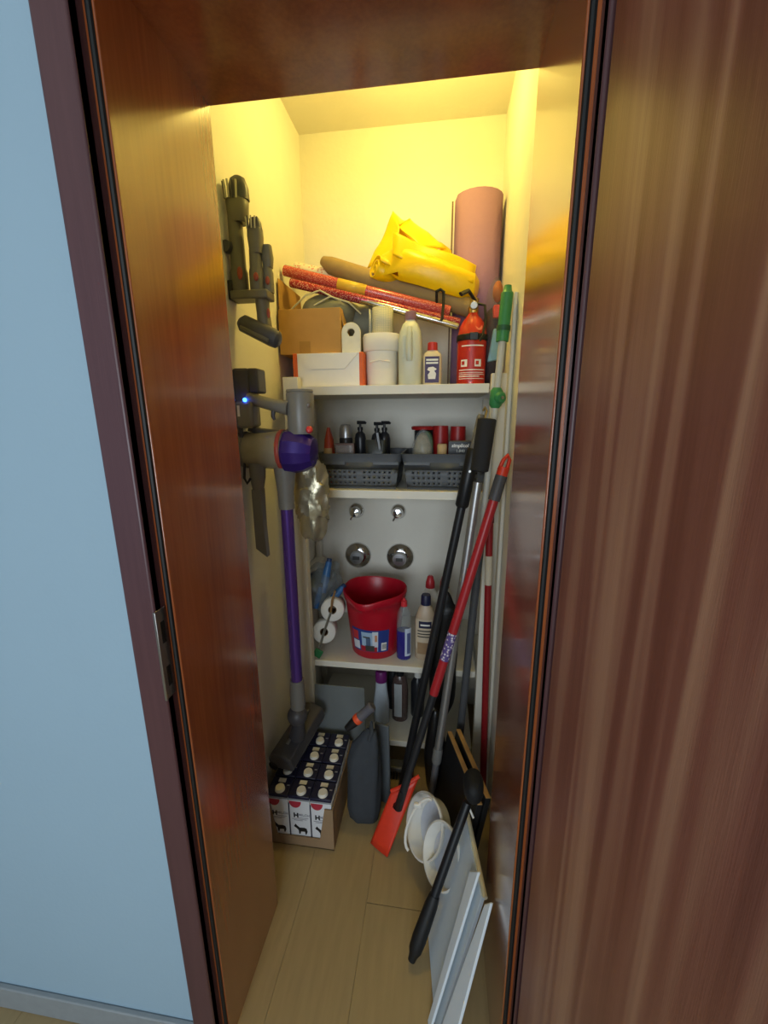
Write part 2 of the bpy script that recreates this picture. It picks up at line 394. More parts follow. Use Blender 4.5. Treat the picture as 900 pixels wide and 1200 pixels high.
# grey fabric bag stuffed in the box
GF = mat('olive_grey_nylon', '#6f7062', .55, var=.2, scale=25, bump=.2)
mb = MB()
mb.blob((.03, .75, 1.785), (.12, .115, .062), .28, 11, 30, 16, 3)
mb.blob((.15, .78, 1.745), (.085, .085, .085), .25, 13, 24, 14, 5)
o = tag(build(mb, 'fabric_bag', GF, None, 60, at=(.03, .75, 1.72)), 'crumpled olive grey nylon bag spilling from the cardboard box', 'bag')
pip = mat('pale_piping', '#c4bf9f', .6)
build(MB().tube([(-.09, .645, 1.79), (-.03, .64, 1.835), (.02, .645, 1.85), (.09, .66, 1.815)], .003, 6), 'piping', pip, o)
build(MB().tube([(.0, .635, 1.80), (.06, .63, 1.825), (.12, .655, 1.81), (.155, .69, 1.78)], .003, 6), 'piping', pip, o)

# white handle tag with a hole, standing on the packet
def ringplate(cx, cz, w, h, hr, y, th, n=24):
    out = [(cx-w/2, cz-h), (cx+w/2, cz-h)] + [(cx+w/2*math.cos(PI*i/12), cz+w/2*math.sin(PI*i/12)) for i in range(13)]
    mb = MB(); m_ = len(out); hc = cz
    inn = []
    for p in out:
        a = math.atan2(p[1]-hc, p[0]-cx); inn.append((cx+hr*math.cos(a), hc+hr*math.sin(a)))
    V = [(p[0], y, p[1]) for p in out]+[(p[0], y, p[1]) for p in inn]+[(p[0], y+th, p[1]) for p in out]+[(p[0], y+th, p[1]) for p in inn]
    Fc = []
    for i in range(m_):
        j = (i+1) % m_
        Fc += [(i, j, m_+j, m_+i), (2*m_+i, 3*m_+i, 3*m_+j, 2*m_+j), (i, 2*m_+i, 2*m_+j, j), (m_+i, m_+j, 3*m_+j, 3*m_+i)]
    return mb.add(V, Fc)
tag(build(ringplate(.136, 1.702, .066, .065, .013, .600, .012), 'handle_plate', mat('ivory_plastic', '#d9d4c0', .5), None, bevel=.002, at=(.136, .606, 1.637)), 'ivory plastic hanging handle with a round hole beside the cardboard box', 'handle')

# white tub with overhanging cover and a checked roll on top
t = thing('white_tub', 'white tub with a wide overhanging paper cover', 'tub', (.235, .66, ZT))
PW = mat('white_paper', '#e7e1d2', .7, var=.05, bump=.2, scale=18)
build(MB().loft([sect(.235, .66, ZT+z, r, r, 28, .85) for r, z in ((.05, 0), (.054, .004), (.056, .05), (.057, .055), (.056, .06), (.057, .12))]), 'body', PW, t)
build(MB().loft([sect(.235, .66, ZT+z, r, r, 28, .85) for r, z in ((.063, .117), (.066, .12), (.067, .165), (.064, .174), (.03, .179))]), 'cover', PW, t, 50)
build(MB().tube([(.2, .602, ZT+.08), (.235, .6, ZT+.086), (.27, .603, ZT+.08)], .003, 6), 'grip', PW, t)
t = thing('checked_roll', 'rolled cloth with a fine check pattern on the white tub', 'cloth', (.235, .66, ZT+.179))
CK = pattern('check_cloth', '#cfc8ae', '#8f9a86', 'check', 90, .8)
sp_ = [(.012+.032*a/(5*PI), a) for a in [i*PI/8 for i in range(41)]]
mb = MB(); v = []; 
for r, a in sp_: v += [(.235+r*math.cos(a), .66+r*math.sin(a), ZT+.18), (.235+r*math.cos(a), .66+r*math.sin(a), ZT+.262)]
mb.add(v, [(2*i, 2*i+2, 2*i+3, 2*i+1) for i in range(40)])
build(mb, 'cloth', CK, t, solid=.004)

# milky jug
MILKY = mat('milky_plastic', '#cdd0bd', .35, alpha=.93, var=.04)
t = bottle('jug_bottle', 'milky plastic bottle with moulded grip and mauve cap', 'bottle', .338, .625, ZT,
           [(.036, 0), (.040, .006), (.041, .12), (.040, .15), (.036, .175), (.026, .2), (.017, .208), (.017, .214)], MILKY,
           [(.019, .212), (.019, .236), (.017, .24)], mat('mauve_cap', '#7d5a6e', .5), .7)
build(MB().tube([(.338, .582, ZT+.08), (.338, .577, ZT+.1), (.338, .577, ZT+.15), (.338, .589, ZT+.185)], [.010, .012, .010, .008], 10), 'grip', MILKY, t)
build(MB().box(.315, .322, .5825, .587, ZT+.09, ZT+.16), 'grip_recess', MILKY, t, bevel=.002)
# little polish bottle
t = bottle('polish_bottle', 'small cream bottle with red cap and purple label', 'bottle', .414, .62, ZT,
           [(.029, 0), (.032, .004), (.032, .09), (.029, .103), (.018, .112), (.016, .116)], mat('cream_plastic', '#d9c9a8', .4),
           [(.017, .114), (.0165, .138), (.014, .14)], mat('red_cap', '#c2322b', .4), .75, dy=.7)
lb = build(MB().box(.390, .438, .5965, .5974, ZT+.008, ZT+.093), 'label_sticker', mat('purple_print', '#3c2b58', .5), t)
for i, z in enumerate((.082, .072)):
    build(MB().box(.394, .434, .5959, .5965, ZT+z-.003, ZT+z+.003), 'print_line', PRINTWHITE, lb)
build(MB().prism([(-.012, 0), (.012, 0), (.014, .018), (.008, .026), (.016, .032), (.004, .04), (-.012, .038), (-.016, .03), (-.006, .024), (-.014, .014)], (.414, .5964, ZT+.02), (1,0,0), (0,0,1), .0006), 'hand_print', PRINTWHITE, lb)

# fire extinguisher
EX = mat('extinguisher_red', '#c8321f', .28, coat=.4)
ex, ey = .548, .665
t = thing('fire_extinguisher', 'small red fire extinguisher with black strap on top shelf', 'extinguisher', (ex, ey, ZT))
build(MB().lathe([(.044, ZT), (.049, ZT+.005), (.050, ZT+.155), (.049, ZT+.17), (.043, ZT+.195), (.031, ZT+.215), (.019, ZT+.228), (.016, ZT+.236)], (ex, ey, 0), n=32), 'cylinder', EX, t)
build(MB().lathe([(.017, ZT+.236), (.017, ZT+.256), (.012, ZT+.26), (.012, ZT+.285)], (ex, ey, 0), n=18), 'valve', mat('brass', '#c2a868', .3, 1), t)
build(MB().lathe([(.013, 0), (.013, .012), (.011, .014)], (ex, ey-.014, ZT+.256), (0, -1, 0), 18), 'gauge', STEEL, t)
build(MB().tube([(ex+.005, ey, ZT+.275), (ex-.02, ey-.03, ZT+.3), (ex-.045, ey-.05, ZT+.285)], .006, 8, flat=1.6), 'lever', BLACKPL, t)
build(MB().tube([(ex+.012, ey-.01, ZT+.265), (ex+.036, ey-.022, ZT+.255), (ex+.04, ey-.035, ZT+.205), (ex+.032, ey-.05, ZT+.165), (ex+.022, ey-.056, ZT+.14)], .0045, 8), 'hose', BLACKRUB, t)
st = build(MB().lathe([(.0515, ZT+.145), (.0525, ZT+.147), (.0525, ZT+.163), (.0515, ZT+.165)], (ex, ey, 0), n=32, cap=False), 'strap', BLACKRUB, t, solid=.001)
build(MB().box(ex-.012, ex+.016, ey-.058, ey-.05, ZT+.143, ZT+.167), 'buckle', BLACKPL, st, bevel=.002)
lb = build(front_patch(ex, ey, ZT+.012, ZT+.135, .05, .05, -62, 62), 'label_sticker', mat('label_red', '#b82a1f', .4), t)
for z, h, a0, a1 in ((.125, .004, -45, 45), (.048, .003, -55, 55), (.04, .002, -55, 50), (.034, .002, -55, 55), (.027, .003, -55, 30), (.02, .002, -55, 55)):
    build(front_patch(ex, ey, ZT+z, ZT+z+h, .0508, .0508, a0, a1), 'print_line', PRINTWHITE, lb)
for a in (-32, 22):
    build(front_patch(ex, ey, ZT+.06, ZT+.083, .0508, .0508, a-13, a+13), 'pictogram', PRINTWHITE, lb)
    build(front_patch(ex, ey, ZT+.066, ZT+.078, .0515, .0515, a-9, a+3), 'pictogram', MATS['label_red'], lb)
build(MB().lathe([(.012, 0), (.012, .001)], (ex+.018, ey-.0395, ZT+.186), (.35, -.85, .35), 16), 'round_sticker', mat('pale_red_print', '#e27a5e', .5), t)

# gift-wrap rolls lying across the box
def roll(name, label, a, b, r, m, grp='wrapping paper rolls on the top shelf', band=None, core=True):
    a, b = Vector(a), Vector(b); t = thing(name, label, 'paper roll', tuple((a+b)/2), grp)
    d = (b-a).normalized(); L = (b-a).length
    build(MB().lathe([(r*.55, .004), (r*.9, .0), (r, .003), (r, L-.003), (r*.9, L), (r*.55, L-.004)], a, d, 20), 'paper', m, t)
    if core: build(MB().lathe([(r*.5, -.001), (r*.55, .002), (r*.55, .006), (r*.5, .006)], a, d, 16), 'core', BLACKRUB, t)
    if band: build(MB().lathe([(r*1.02, L*band[0]), (r*1.02, L*band[1])], a, d, 20, cap=False), 'paper_band', band[2], t, solid=.0008)
    return t
WR1 = pattern('red_print_paper', '#d98a78', '#b8433c', 'dots', 260, .25)
WR2 = pattern('red_foil_paper', '#d9a6a0', '#a32b3a', 'dots', 240, .22, .5)
WR3 = pattern('white_print_paper', '#d99a86', '#efe4cf', 'dots', 110, .4)
roll('wrapping_paper_roll', 'red wrapping paper roll with yellow paper band, lying above the box', (-.12, .685, 1.932), (.47, .70, 1.778), .018, WR1, band=(.33, .5, mat('yellow_band', '#d8b23c', .5)))
roll('wrapping_paper_roll', 'dark red foil wrapping paper roll running down towards the extinguisher', (-.09, .66, 1.884), (.505, .69, 1.738), .015, WR2)
roll('wrapping_paper_roll', 'silver foil wrapping paper roll, lowest of the slanting rolls', (.06, .67, 1.848), (.50, .67, 1.722), .011, mat('silver_foil', '#c9c4bc', .22, 1))
roll('wrapping_paper_roll', 'whitish patterned paper roll behind the red roll', (-.115, .79, 1.968), (.20, .80, 1.90), .024, WR3)
tag(build(MB().tube([(.0, .77, 1.985), (.03, .765, 1.965), (.18, .76, 1.91), (.40, .745, 1.845), (.56, .73, 1.79)], [.016, .03, .034, .034, .034], 16), 'cardboard_tube', mat('brown_paper', '#9a8152', .8), None, at=(.28, .755, 1.88)),
    'long brown cardboard tube with flattened end under the yellow tarpaulin', 'tube')

# yellow tarpaulin
YEL = mat('yellow_tarpaulin', '#efc400', .38, var=.06, scale=12, bump=.15, bscale=30)
mb = MB()
mb.grid([(.262, .80, 2.139), (.172, .75, 1.945), (.275, .70, 1.965), (.286, .75, 2.074)], 10, .012, 14, 1)
mb.grid([(.262, .80, 2.139), (.286, .75, 2.074), (.320, .80, 2.114), (.31, .86, 2.115)], 6, .006, 14, 2)
mb.grid([(.320, .80, 2.114), (.286, .75, 2.074), (.36, .70, 1.99), (.452, .76, 1.995)], 10, .012, 14, 3)
mb.grid([(.262, .81, 2.139), (.31, .86, 2.115), (.46, .84, 1.95), (.19, .84, 1.93)], 8, .01, 12, 4)
mb.grid([(.43, .77, 2.02), (.47, .79, 2.0), (.475, .78, 1.94), (.43, .73, 1.94)], 6, .006, 20, 6)
rings = []
for x, zc, h, d in ((.205, 1.925, .03, .05), (.23, 1.93, .045, .07), (.29, 1.94, .062, .09), (.36, 1.92, .064, .10), (.43, 1.895, .062, .10), (.50, 1.872, .058, .09), (.55, 1.868, .045, .07), (.567, 1.866, .02, .035)):
    ring = []
    for j in range(28):
        a = 2*PI*j/28; c, s_ = math.cos(a), math.sin(a)
        p = Vector((x, .765+math.copysign(abs(c)**.7, c)*d, zc+math.copysign(abs(s_)**.8, s_)*h))
        p += Vector((0, 1, 1))*.016*noise.noise(p*13)
        if abs(p.y-.75) < .05: p.z = max(p.z, 2.022-.40*p.x+.0)
        if x > .45: p.y = min(p.y, .785)
        ring.append(p)
    rings.append(ring)
mb.loft(rings)
mb.grid([(.272, .685, 2.032), (.272, .672, 1.955), (.545, .69, 1.862), (.555, .71, 1.922)], 10, .014, 12, 9)
# rolled end
cx, cy, cz = .205, .70, 1.93; v = []
d = Vector((.72, .5, -.2)).normalized(); e1 = Vector((0, 0, 1)); e1 = (e1-d*e1.dot(d)).normalized(); e2 = d.cross(e1)
for i in range(41):
    a = i*PI/9; r = .007+.034*i/40; p = Vector((cx, cy, cz))+e1*r*math.cos(a)+e2*r*math.sin(a)*1.1
    v += [p, p+d*.09]
mb.add(v, [(2*i, 2*i+2, 2*i+3, 2*i+1) for i in range(40)])
tag(build(mb, 'tarpaulin', YEL, None, 35, solid=.004, at=(.36, .765, 1.83)), 'folded bright yellow tarpaulin heaped on the top shelf', 'tarpaulin')
# dark strap hanging over the rolls
tag(build(MB().tube([(.424, .66, 1.80), (.424, .625, 1.825), (.437, .62, 1.828), (.447, .62, 1.82), (.447, .615, 1.78), (.444, .6, 1.735), (.440, .6, 1.728)], .004, 8, flat=1.4), 'strap_hook', BLACKRUB, None, at=(.437, .62, 1.78)), 'thin black strap hooked over the slanting paper rolls', 'strap')

# exercise mat, rolled, standing
MATM = mat('mauve_foam', '#94708e', .8, var=.05, bump=.1, scale=60)
t = thing('exercise_mat', 'rolled mauve exercise mat standing in the corner of top shelf', 'mat', (.566, .872, ZT))
v = []; n = 150
for i in range(n+1):
    a = -2.9+i*7*2*PI/n; r = .088-.078*i/n
    v += [(.566+r*math.cos(a), .872+r*math.sin(a), ZT+.001), (.566+r*math.cos(a), .872+r*math.sin(a), 2.19)]
v[0] = (.480, .83, ZT+.001); v[1] = (.480, .83, 2.17)
mb = MB().add(v, [(2*i, 2*i+2, 2*i+3, 2*i+1) for i in range(n)])
build(mb, 'foam_sheet', MATM, t, 60, solid=.006)
build(MB().box(.468, .474, .815, .83, ZT+.001, 2.165), 'end_edge', mat('mat_edge', '#6d5a4e', .8), t)

# clutter in clear bags at the right end
tag(build(MB().blob((.622, .70, 1.70), (.032, .085, .175), .22, 15, 26, 18, 4), 'clear_bag', mat('thin_clear_film', '#9aa4a6', .12, alpha=.12), None, 30, at=(.622, .70, ZT)), 'crinkled clear plastic bag squeezed against the closet wall beside the extinguisher', 'bag')
tag(build(MB().blob((.63, .70, 1.835), (.016, .03, .035), .15, 20, seed=2), 'orange_sponge', mat('orange_sponge', '#a8561c', .9, bump=.4), None, at=(.63, .70, 1.80)), 'orange sponge in the top of the clear bag', 'sponge')
tag(build(MB().box(.615, .638, .66, .70, 1.745, 1.785), 'orange_card', ORANGERED, None, bevel=.003, at=(.626, .68, 1.745)), 'small orange packet in the middle of clear bag', 'packet')
tag(build(MB().prism([(0, 0), (.035, .005), (.045, .10), (.01, .105)], (.60, .65, 1.60), (1,0,.05), (.05,0,1), .02), 'blue_packet', mat('light_blue_print', '#7fb0c4', .4), None, bevel=.004, at=(.62, .64, 1.60)), 'light blue packet in the clear bag', 'packet')
tag(build(MB().blob((.613, .735, 1.655), (.04, .07, .128), .2, 16, seed=6), 'dark_cloth', mat('plum_cloth', '#3a262b', .9, bump=.3), None, 60, at=(.62, .72, ZT)), 'dark plum cloth bundled at the foot of clear bag', 'cloth')

# ============================================================ SECOND SHELF: baskets
Z2 = 1.165
def make_basket():
    t = thing('storage_basket', '', 'basket', (0, 0, 0), 'slate grey baskets on the second shelf')
    W, D, H = .30, .27, .126          # top size
    def cn(z):                        # half extents at height z
        k = z/H; return .130+.017*k, .118+.014*k
    mb = MB()
    def panel(side, holes):
        # u along the wall, z up; octagonal holes in a grid
        def P(u, z):
            hx, hy = cn(z)
            return {'f': Vector((u*hx, -hy, z)), 'b': Vector((-u*hx, hy, z)), 'l': Vector((-hx, -u*hy, z)), 'r': Vector((hx, u*hy, z))}[side]
        nx, nz = 15, 3; us = [-1+2*i/nx for i in range(nx+1)]; zs = [.012+.0195*i for i in range(nz+1)]
        mb.add([P(-1, 0), P(1, 0), P(1, zs[0]), P(-1, zs[0])], [(0,1,2,3)])
        mb.add([P(-1, zs[-1]), P(1, zs[-1]), P(1, .10), P(-1, .10)], [(0,1,2,3)])
        for i in range(nx):
            for k in range(nz):
                c = [(us[i], zs[k]), (us[i+1], zs[k]), (us[i+1], zs[k+1]), (us[i], zs[k+1])]
                if 1 <= i < nx-1 and not (i == nx//2 and side == 'f'):
                    um, zm = (us[i]+us[i+1])/2, (zs[k]+zs[k+1])/2; q = []
                    hw = .0033/cn(zm)[0 if side in 'fb' else 1]
                    for j in range(8):
                        a = PI/8+j*PI/4-3*PI/4-PI/8
                        q.append((um+hw*math.cos(a), zm+.0033*math.sin(a)))
                    pts = [P(*x) for x in c]+[P(*x) for x in q]
                    mb.add(pts, [(0,1,6,5,4), (1,2,8,7,6), (2,3,10,9,8), (3,0,4,11,10)])
                else: mb.add([P(*x) for x in c], [(0,1,2,3)])
    for s_ in 'fblr': panel(s_, True)
    hx, hy = cn(0); mb.add([(-hx, -hy, 0), (hx, -hy, 0), (hx, hy, 0), (-hx, hy, 0)], [(0,1,2,3)])
    build(mb, 'body', BASKET, t, 30, solid=.002)
    # rim with a stepped front
    rm = MB()
    def rr(z, g, n=6, rad=.03):
        hx, hy = cn(z); hx += g; hy += g; out = []
        for cx, cy, a0 in ((hx-rad, hy-rad, 0), (-hx+rad, hy-rad, PI/2), (-hx+rad, -hy+rad, PI), (hx-rad, -hy+rad, 3*PI/2)):
            out += [Vector((cx+rad*math.cos(a0+i*PI/2/n), cy+rad*math.sin(a0+i*PI/2/n), z)) for i in range(n+1)]
        return out
    rm.loft([rr(.098, .0), rr(.098, .006), rr(.126, .007), rr(.128, .009), rr(.129, .0075), rr(.127, .003), rr(.098, .0)], cap=False)
    build(rm, 'rim', BASKET, t, 50)
    hx, hy = cn(.09)
    a = MB().box(-.145, -.062, -hy-.0075, -hy+.002, .084, .1).box(.062, .145, -hy-.0075, -hy+.002, .084, .1)
    build(MB().box(-.143, -.05, -hy-.0068, -hy+.002, .088, .1), 'rim_step', BASKET, t, bevel=.002)
    build(MB().box(.05, .143, -hy-.0068, -hy+.002, .088, .1), 'rim_step', BASKET, t, bevel=.002)
    return t
bk = make_basket()
bk.location = (.160, .705, Z2); bk['label'] = 'slate grey perforated basket holding dark pump bottles'
b2 = copy_tree(bk, (.465, .705, Z2)); b2['label'] = 'slate grey perforated basket holding red cups and a black box'
ZB = Z2+.003
DKB = mat('dark_bottle', '#26272b', .3); DKB2 = mat('black_glossy', '#15161a', .25)
# left basket
t = thing('spray_can', 'dark spray can with domed silver cap in the basket', 'spray can', (.086, .70, ZB))
build(MB().lathe([(.024, ZB), (.026, ZB+.004), (.026, ZB+.17), (.024, ZB+.175)], (.086, .70, 0)), 'body', DKB, t)
build(MB().lathe([(.026, ZB+.175), (.026, ZB+.187), (.024, ZB+.21), (.018, ZB+.224), (.0, ZB+.227)], (.086, .70, 0)), 'cap', mat('silver_plastic', '#a8a8aa', .3, .7), t)
def pump(x, y, h, lab, turn=0):
    t = thing('pump_bottle', lab, 'bottle', (x, y, ZB), 'dark pump bottles in the basket')
    build(MB().lathe([(.02, 0), (.023, .004), (.023, h*.72), (.019, h*.79), (.009, h*.83), (.009, h*.86)], (x, y, ZB), n=18), 'body', DKB, t)
    build(MB().lathe([(.011, h*.85), (.011, h*.9), (.005, h*.905), (.005, h*.96)], (x, y, ZB), n=14), 'collar', BLACKPL, t)
    c, s_ = math.cos(turn), math.sin(turn)
    build(MB().tube([(x-.012*c, y-.012*s_, ZB+h*.975), (x+.018*c, y+.018*s_, ZB+h*.975), (x+.024*c, y+.024*s_, ZB+h*.96)], [.007, .006, .004], 8), 'nozzle', BLACKPL, t)
pump(.134, .745, .237, 'black pump bottle beside the silver-capped can')
pump(.20, .75, .232, 'black pump bottle behind the dark pouch, next to its taller twin')
pump(.232, .73, .236, 'black pump bottle with nozzle turned away behind the dark pouch', .2)
tag(build(MB().loft([sect(.205, .675, ZB+z, rx, ry, 20, .5) for rx, ry, z in ((.034, .02, .0), (.037, .022, .08), (.04, .014, .14), (.04, .004, .168))]), 'dark_pouch', mat('smoky_plastic', '#33352f', .25), None, at=(.205, .675, ZB)), 'dark smoky zip pouch standing in front of the pump bottles', 'pouch')
o = MB().box(.238, .252, .66, .70, ZB, ZB+.2)
tag(build(o.rot(Matrix.Rotation(math.radians(-9), 3, 'Y'), (.245, .68, ZB)), 'black_case', DKB2, None, bevel=.003, at=(.245, .68, ZB)), 'flat black case leaning against the dark pouch', 'case')
t = thing('blister_tray', 'clear blister pack with brown edge at the front of the basket', 'packet', (.098, .63, ZB))
build(MB().box(.062, .133, .622, .640, ZB, ZB+.158), 'card', mat('brown_print', '#6a5048', .5), t)
build(MB().loft([sect(.098, .618, ZB+z, rx, .008, 20, .4) for rx, z in ((.03, .01), (.034, .02), (.034, .145), (.03, .152))]), 'blister', FILM, t)
t = thing('snack_packet', 'orange-red pointed packet at the end of the basket by the vacuum', 'packet', (.03, .64, ZB))
build(MB().loft([sect(.032, .65, ZB+z, rx, ry, 16, .7) for rx, ry, z in ((.018, .03, 0), (.02, .032, .11), (.016, .02, .17), (.004, .012, .215))]), 'sachet', mat('orange_red_print', '#b5452e', .35), t)
build(front_patch(.032, .65, ZB+.10, ZB+.14, .02, .032, -50, 50, .7, rx1=.0185, ry1=.027), 'pale_band', mat('tan_print', '#b99d72', .5), t)
# right basket
RC = mat('cup_red', '#9e1f1f', .4)
def cup(x, y, z, r, h, lab):
    t = thing('red_cup', lab, 'cup', (x, y, z), 'red plastic cups in the basket')
    build(MB().lathe([(r*.86, z+h), (r*.92, z+h), (r, z+h*.4), (r*1.02, z+.0), (r*1.06, z), (r*1.06, z+.004)][::-1], (x, y, 0), n=24), 'body', RC, t)
    build(MB().lathe([(r*1.07, z+h*.04), (r*1.1, z+h*.06), (r*1.07, z+h*.1)], (x, y, 0), n=24, cap=False), 'lip', RC, t)
cup(.448, .735, ZB+.10, .031, .118, 'red plastic cup above the cream stopper, upside down')
cup(.514, .76, ZB+.10, .031, .115, 'red plastic cup above the black box, upside down')
t = thing('dark_tin', 'dark tin with flat red lid behind the clear herb bag', 'tin', (.385, .775, ZB))
build(MB().lathe([(.03, 0), (.05, .002), (.052, .012), (.048, .016), (.0, .017)], (.385, .775, Z2+.203), n=24), 'lid', RC, t)
build(MB().lathe([(.035, 0), (.04, .005), (.04, .198), (.036, .2)], (.385, .775, ZB), n=20), 'body', DKB, t)
for x, y in ((.448, .735), (.514, .76)):
    tag(build(MB().lathe([(.027, 0), (.029, .004), (.029, .098), (.025, .1)], (x, y, ZB), n=20), 'dark_jar', DKB, None, at=(x, y, ZB)), 'dark jar under a red cup, %s' % ('behind the cream stopper' if x < .5 else 'behind the black box'), 'jar', 'dark jars in the basket')
t = thing('herb_bag', 'clear bag with green and beige contents in the basket', 'bag', (.385, .66, ZB))
build(MB().blob((.385, .66, ZB+.10), (.036, .034, .1), .15, 18, seed=1), 'contents', mat('beige_herbs', '#9a8f74', .7, var=.4, scale=70, bump=.4), t, 60)
build(MB().blob((.398, .672, ZB+.145), (.026, .026, .055), .2, 18, seed=3), 'green_contents', mat('dull_green', '#4c6a45', .7, var=.3), t, 60)
build(MB().blob((.385, .66, ZB+.105), (.041, .039, .106), .15, 18, seed=1), 'film', FILM, t, 30)
t = thing('stopper_bottle', 'slim dark bottle with cream cork stopper in the basket', 'bottle', (.455, .64, ZB))
build(MB().lathe([(.014, 0), (.016, .004), (.016, .11), (.014, .118)], (.455, .64, ZB), n=18), 'body', DKB, t)
build(MB().lathe([(.015, .118), (.017, .12), (.018, .15), (.016, .156), (0, .157)], (.455, .64, ZB), n=18), 'stopper', mat('cork_cream', '#c9a877', .7), t)
t = thing('dye_box', 'black box with white lettering in the basket of red cups', 'box', (.527, .655, ZB))
build(MB().box(.477, .577, .635, .675, ZB, ZB+.165), 'body', BLACKPL, t, bevel=.001)
text('simplicol', .0172, PRINTWHITE, t, (.5185, .6346, ZB+.150), bold=.0006, shear=.15)
text('1.840', .014, mat('grey_print', '#a9a9a9', .6), t, (.52, .6346, ZB+.131), bold=.0004)
build(MB().box(.479, .575, .637, .673, ZB+.165, ZB+.166), 'lid_print', mat('tan_lid', '#8d8067', .6), t)

# ============================================================ THIRD SHELF
Z3 = .467
bx_, by_ = .197, .672
t = thing('bucket', 'red plastic bucket with pouring lip and product label', 'bucket', (bx_, by_, Z3))
BR = mat('bucket_red', '#b01327', .32, var=.05)
def bring(r, z, lip=0, n=48):
    out = []
    for j in range(n):
        a = 2*PI*j/n; d = math.atan2(math.sin(a+PI/2+.22), math.cos(a+PI/2+.22))
        k = math.exp(-(d/.42)**2)
        k2 = math.exp(-(abs(abs(d)-PI*.62)/.7)**2)
        out.append(Vector((bx_+math.cos(a)*(r+lip*.02*k), by_+math.sin(a)*(r*.94+lip*.02*k), z+lip*(-.012*k+.008*k2))))
    return out
H = .268
build(MB().loft([bring(.093, Z3+.0), bring(.098, Z3+.006), bring(.118, Z3+.2), bring(.121, Z3+.235, .5), bring(.128, Z3+.24, .8), bring(.132, Z3+H, 1), bring(.128, Z3+H+.004, 1), bring(.124, Z3+H-.002, .9), bring(.114, Z3+.19), bring(.093, Z3+.012), bring(.01, Z3+.011)]), 'shell', BR, t, 60)
build(MB().tube([(bx_+.128*math.cos(a), by_+.122*math.sin(a)+.004, Z3+H-.02-.1*max(0, math.sin((a-.15)/2.84*PI))*0+.012*math.sin(a)) for a in [.15+2.84*i/16 for i in range(17)]], .003, 6), 'handle', MDGREY, t)
def lab(u0, u1, z0, z1, m, d=.0008, parent=t, nm='label_print'):
    """patch on the tapered shell; u in degrees from straight ahead"""
    R_ = lambda z: .098+.020*(z-.006)/.194
    return build(front_patch(bx_, by_, Z3+z0, Z3+z1, R_(z0), R_(z0)*.94, u0, u1, 1, 14, d, R_(z1), R_(z1)*.94), nm, m, parent)
BL = mat('label_blue', '#2c3f86', .4); LBW = mat('label_pale', '#cfd3da', .5)
l0 = lab(-48, 38, .035, .135, BL, nm='label_sticker')
lab(-22, 14, .04, .125, mat('label_sky', '#9db7cf', .5), .0014, l0); lab(2, 14, .06, .13, LBW, .002, l0); lab(7, 12, .085, .115, mat('label_skin', '#c98b62', .5), .0026, l0)
lab(-46, -30, .085, .125, mat('label_scarlet', '#c0383c', .4), .0014, l0); lab(-46, -28, .042, .08, LBW, .0014, l0); lab(-25, 12, .037, .062, mat('label_crimson', '#a81f2d', .4), .002, l0)
lab(-14, 6, .04, .066, DKGREY, .0026, l0); lab(-12, -2, .066, .1, mat('label_steelblue', '#51637f', .4), .0026, l0); lab(21, 33, .042, .078, PRINTWHITE, .0014, l0)
for i in range(5): lab(23+i*2, 24+i*2, .048, .072, BLACKPL, .002, l0)
lab(-18, -3, .1, .106, DKGREY, .0026, l0)

t = bottle('soap_bottle', 'clear bottle half full of violet-blue soap, red cap', 'bottle', .322, .612, Z3, [(.026, 0), (.029, .005), (.029, .17), (.026, .2), (.014, .222), (.012, .23)], mat('clear_pet', '#b9c2c4', .12, alpha=.22), [(.013, .228), (.012, .25), (.006, .252), (.005, .262)], mat('bright_red_cap', '#d2323a', .4), 1, dy=.8)
build(MB().loft([sect(.322, .612, Z3+z, r, r*.8) for r, z in ((.0262, .001), (.0293, .006), (.0293, .125))]), 'soap', mat('violet_soap', '#2f2a7d', .2), t)
build(front_patch(.322, .612, Z3+.02, Z3+.14, .0295, .0237, 12, 75), 'label_sticker', mat('pale_blue_label', '#c4cfe2', .5), t)
build(front_patch(.322, .612, Z3+.03, Z3+.12, .0302, .0244, 28, 60), 'label_print', mat('label_violet', '#56608f', .5), t)
t = bottle('cleaner_bottle', 'pale beige cleaner bottle with navy cap and dark oval emblem', 'bottle', .407, .625, Z3, [(.036, 0), (.041, .006), (.042, .15), (.039, .185), (.028, .218), (.019, .23), (.018, .236)], mat('beige_plastic', '#b9a48b', .4, var=.06), [(.02, .234), (.019, .268), (.016, .275)], NAVY, .85, dy=.65)
build(front_patch(.407, .625, Z3+.05, Z3+.18, .042, .0273, -60, 60, .85), 'label_sticker', mat('beige_label', '#c8b8a0', .5), t)
sgn_ = build(front_patch(.407, .625, Z3+.143, Z3+.172, .0427, .028, -32, 30, .85), 'emblem', NAVY, t)
build(front_patch(.407, .625, Z3+.153, Z3+.16, .0433, .0286, -22, 20, .85), 'emblem_print', PRINTWHITE, sgn_)
for z in (.128, .115, .103): build(front_patch(.407, .625, Z3+z, Z3+z+.005, .0427, .028, -40, 30, .85), 'print_line', DKGREY, t)
build(front_patch(.407, .625, Z3+.03, Z3+.08, .0427, .028, -40, 20, .85), 'round_print', mat('tan_print2', '#9a7d5c', .5), t)
for x, y, l in ((.42, .76, 'white bottle with red cone cap behind the beige cleaner'), (.48, .765, 'white bottle with dark red cap, next to the mop poles')):
    bottle('white_bottle', l, 'bottle', x, y, Z3, [(.032, 0), (.035, .005), (.035, .18), (.03, .22), (.017, .245), (.015, .25)], WHITEPL, [(.02, .248), (.019, .27), (.012, .296), (.008, .3)], mat('cap_red2', '#b0282f', .4), 1, 'white bottles at the back of the third shelf')

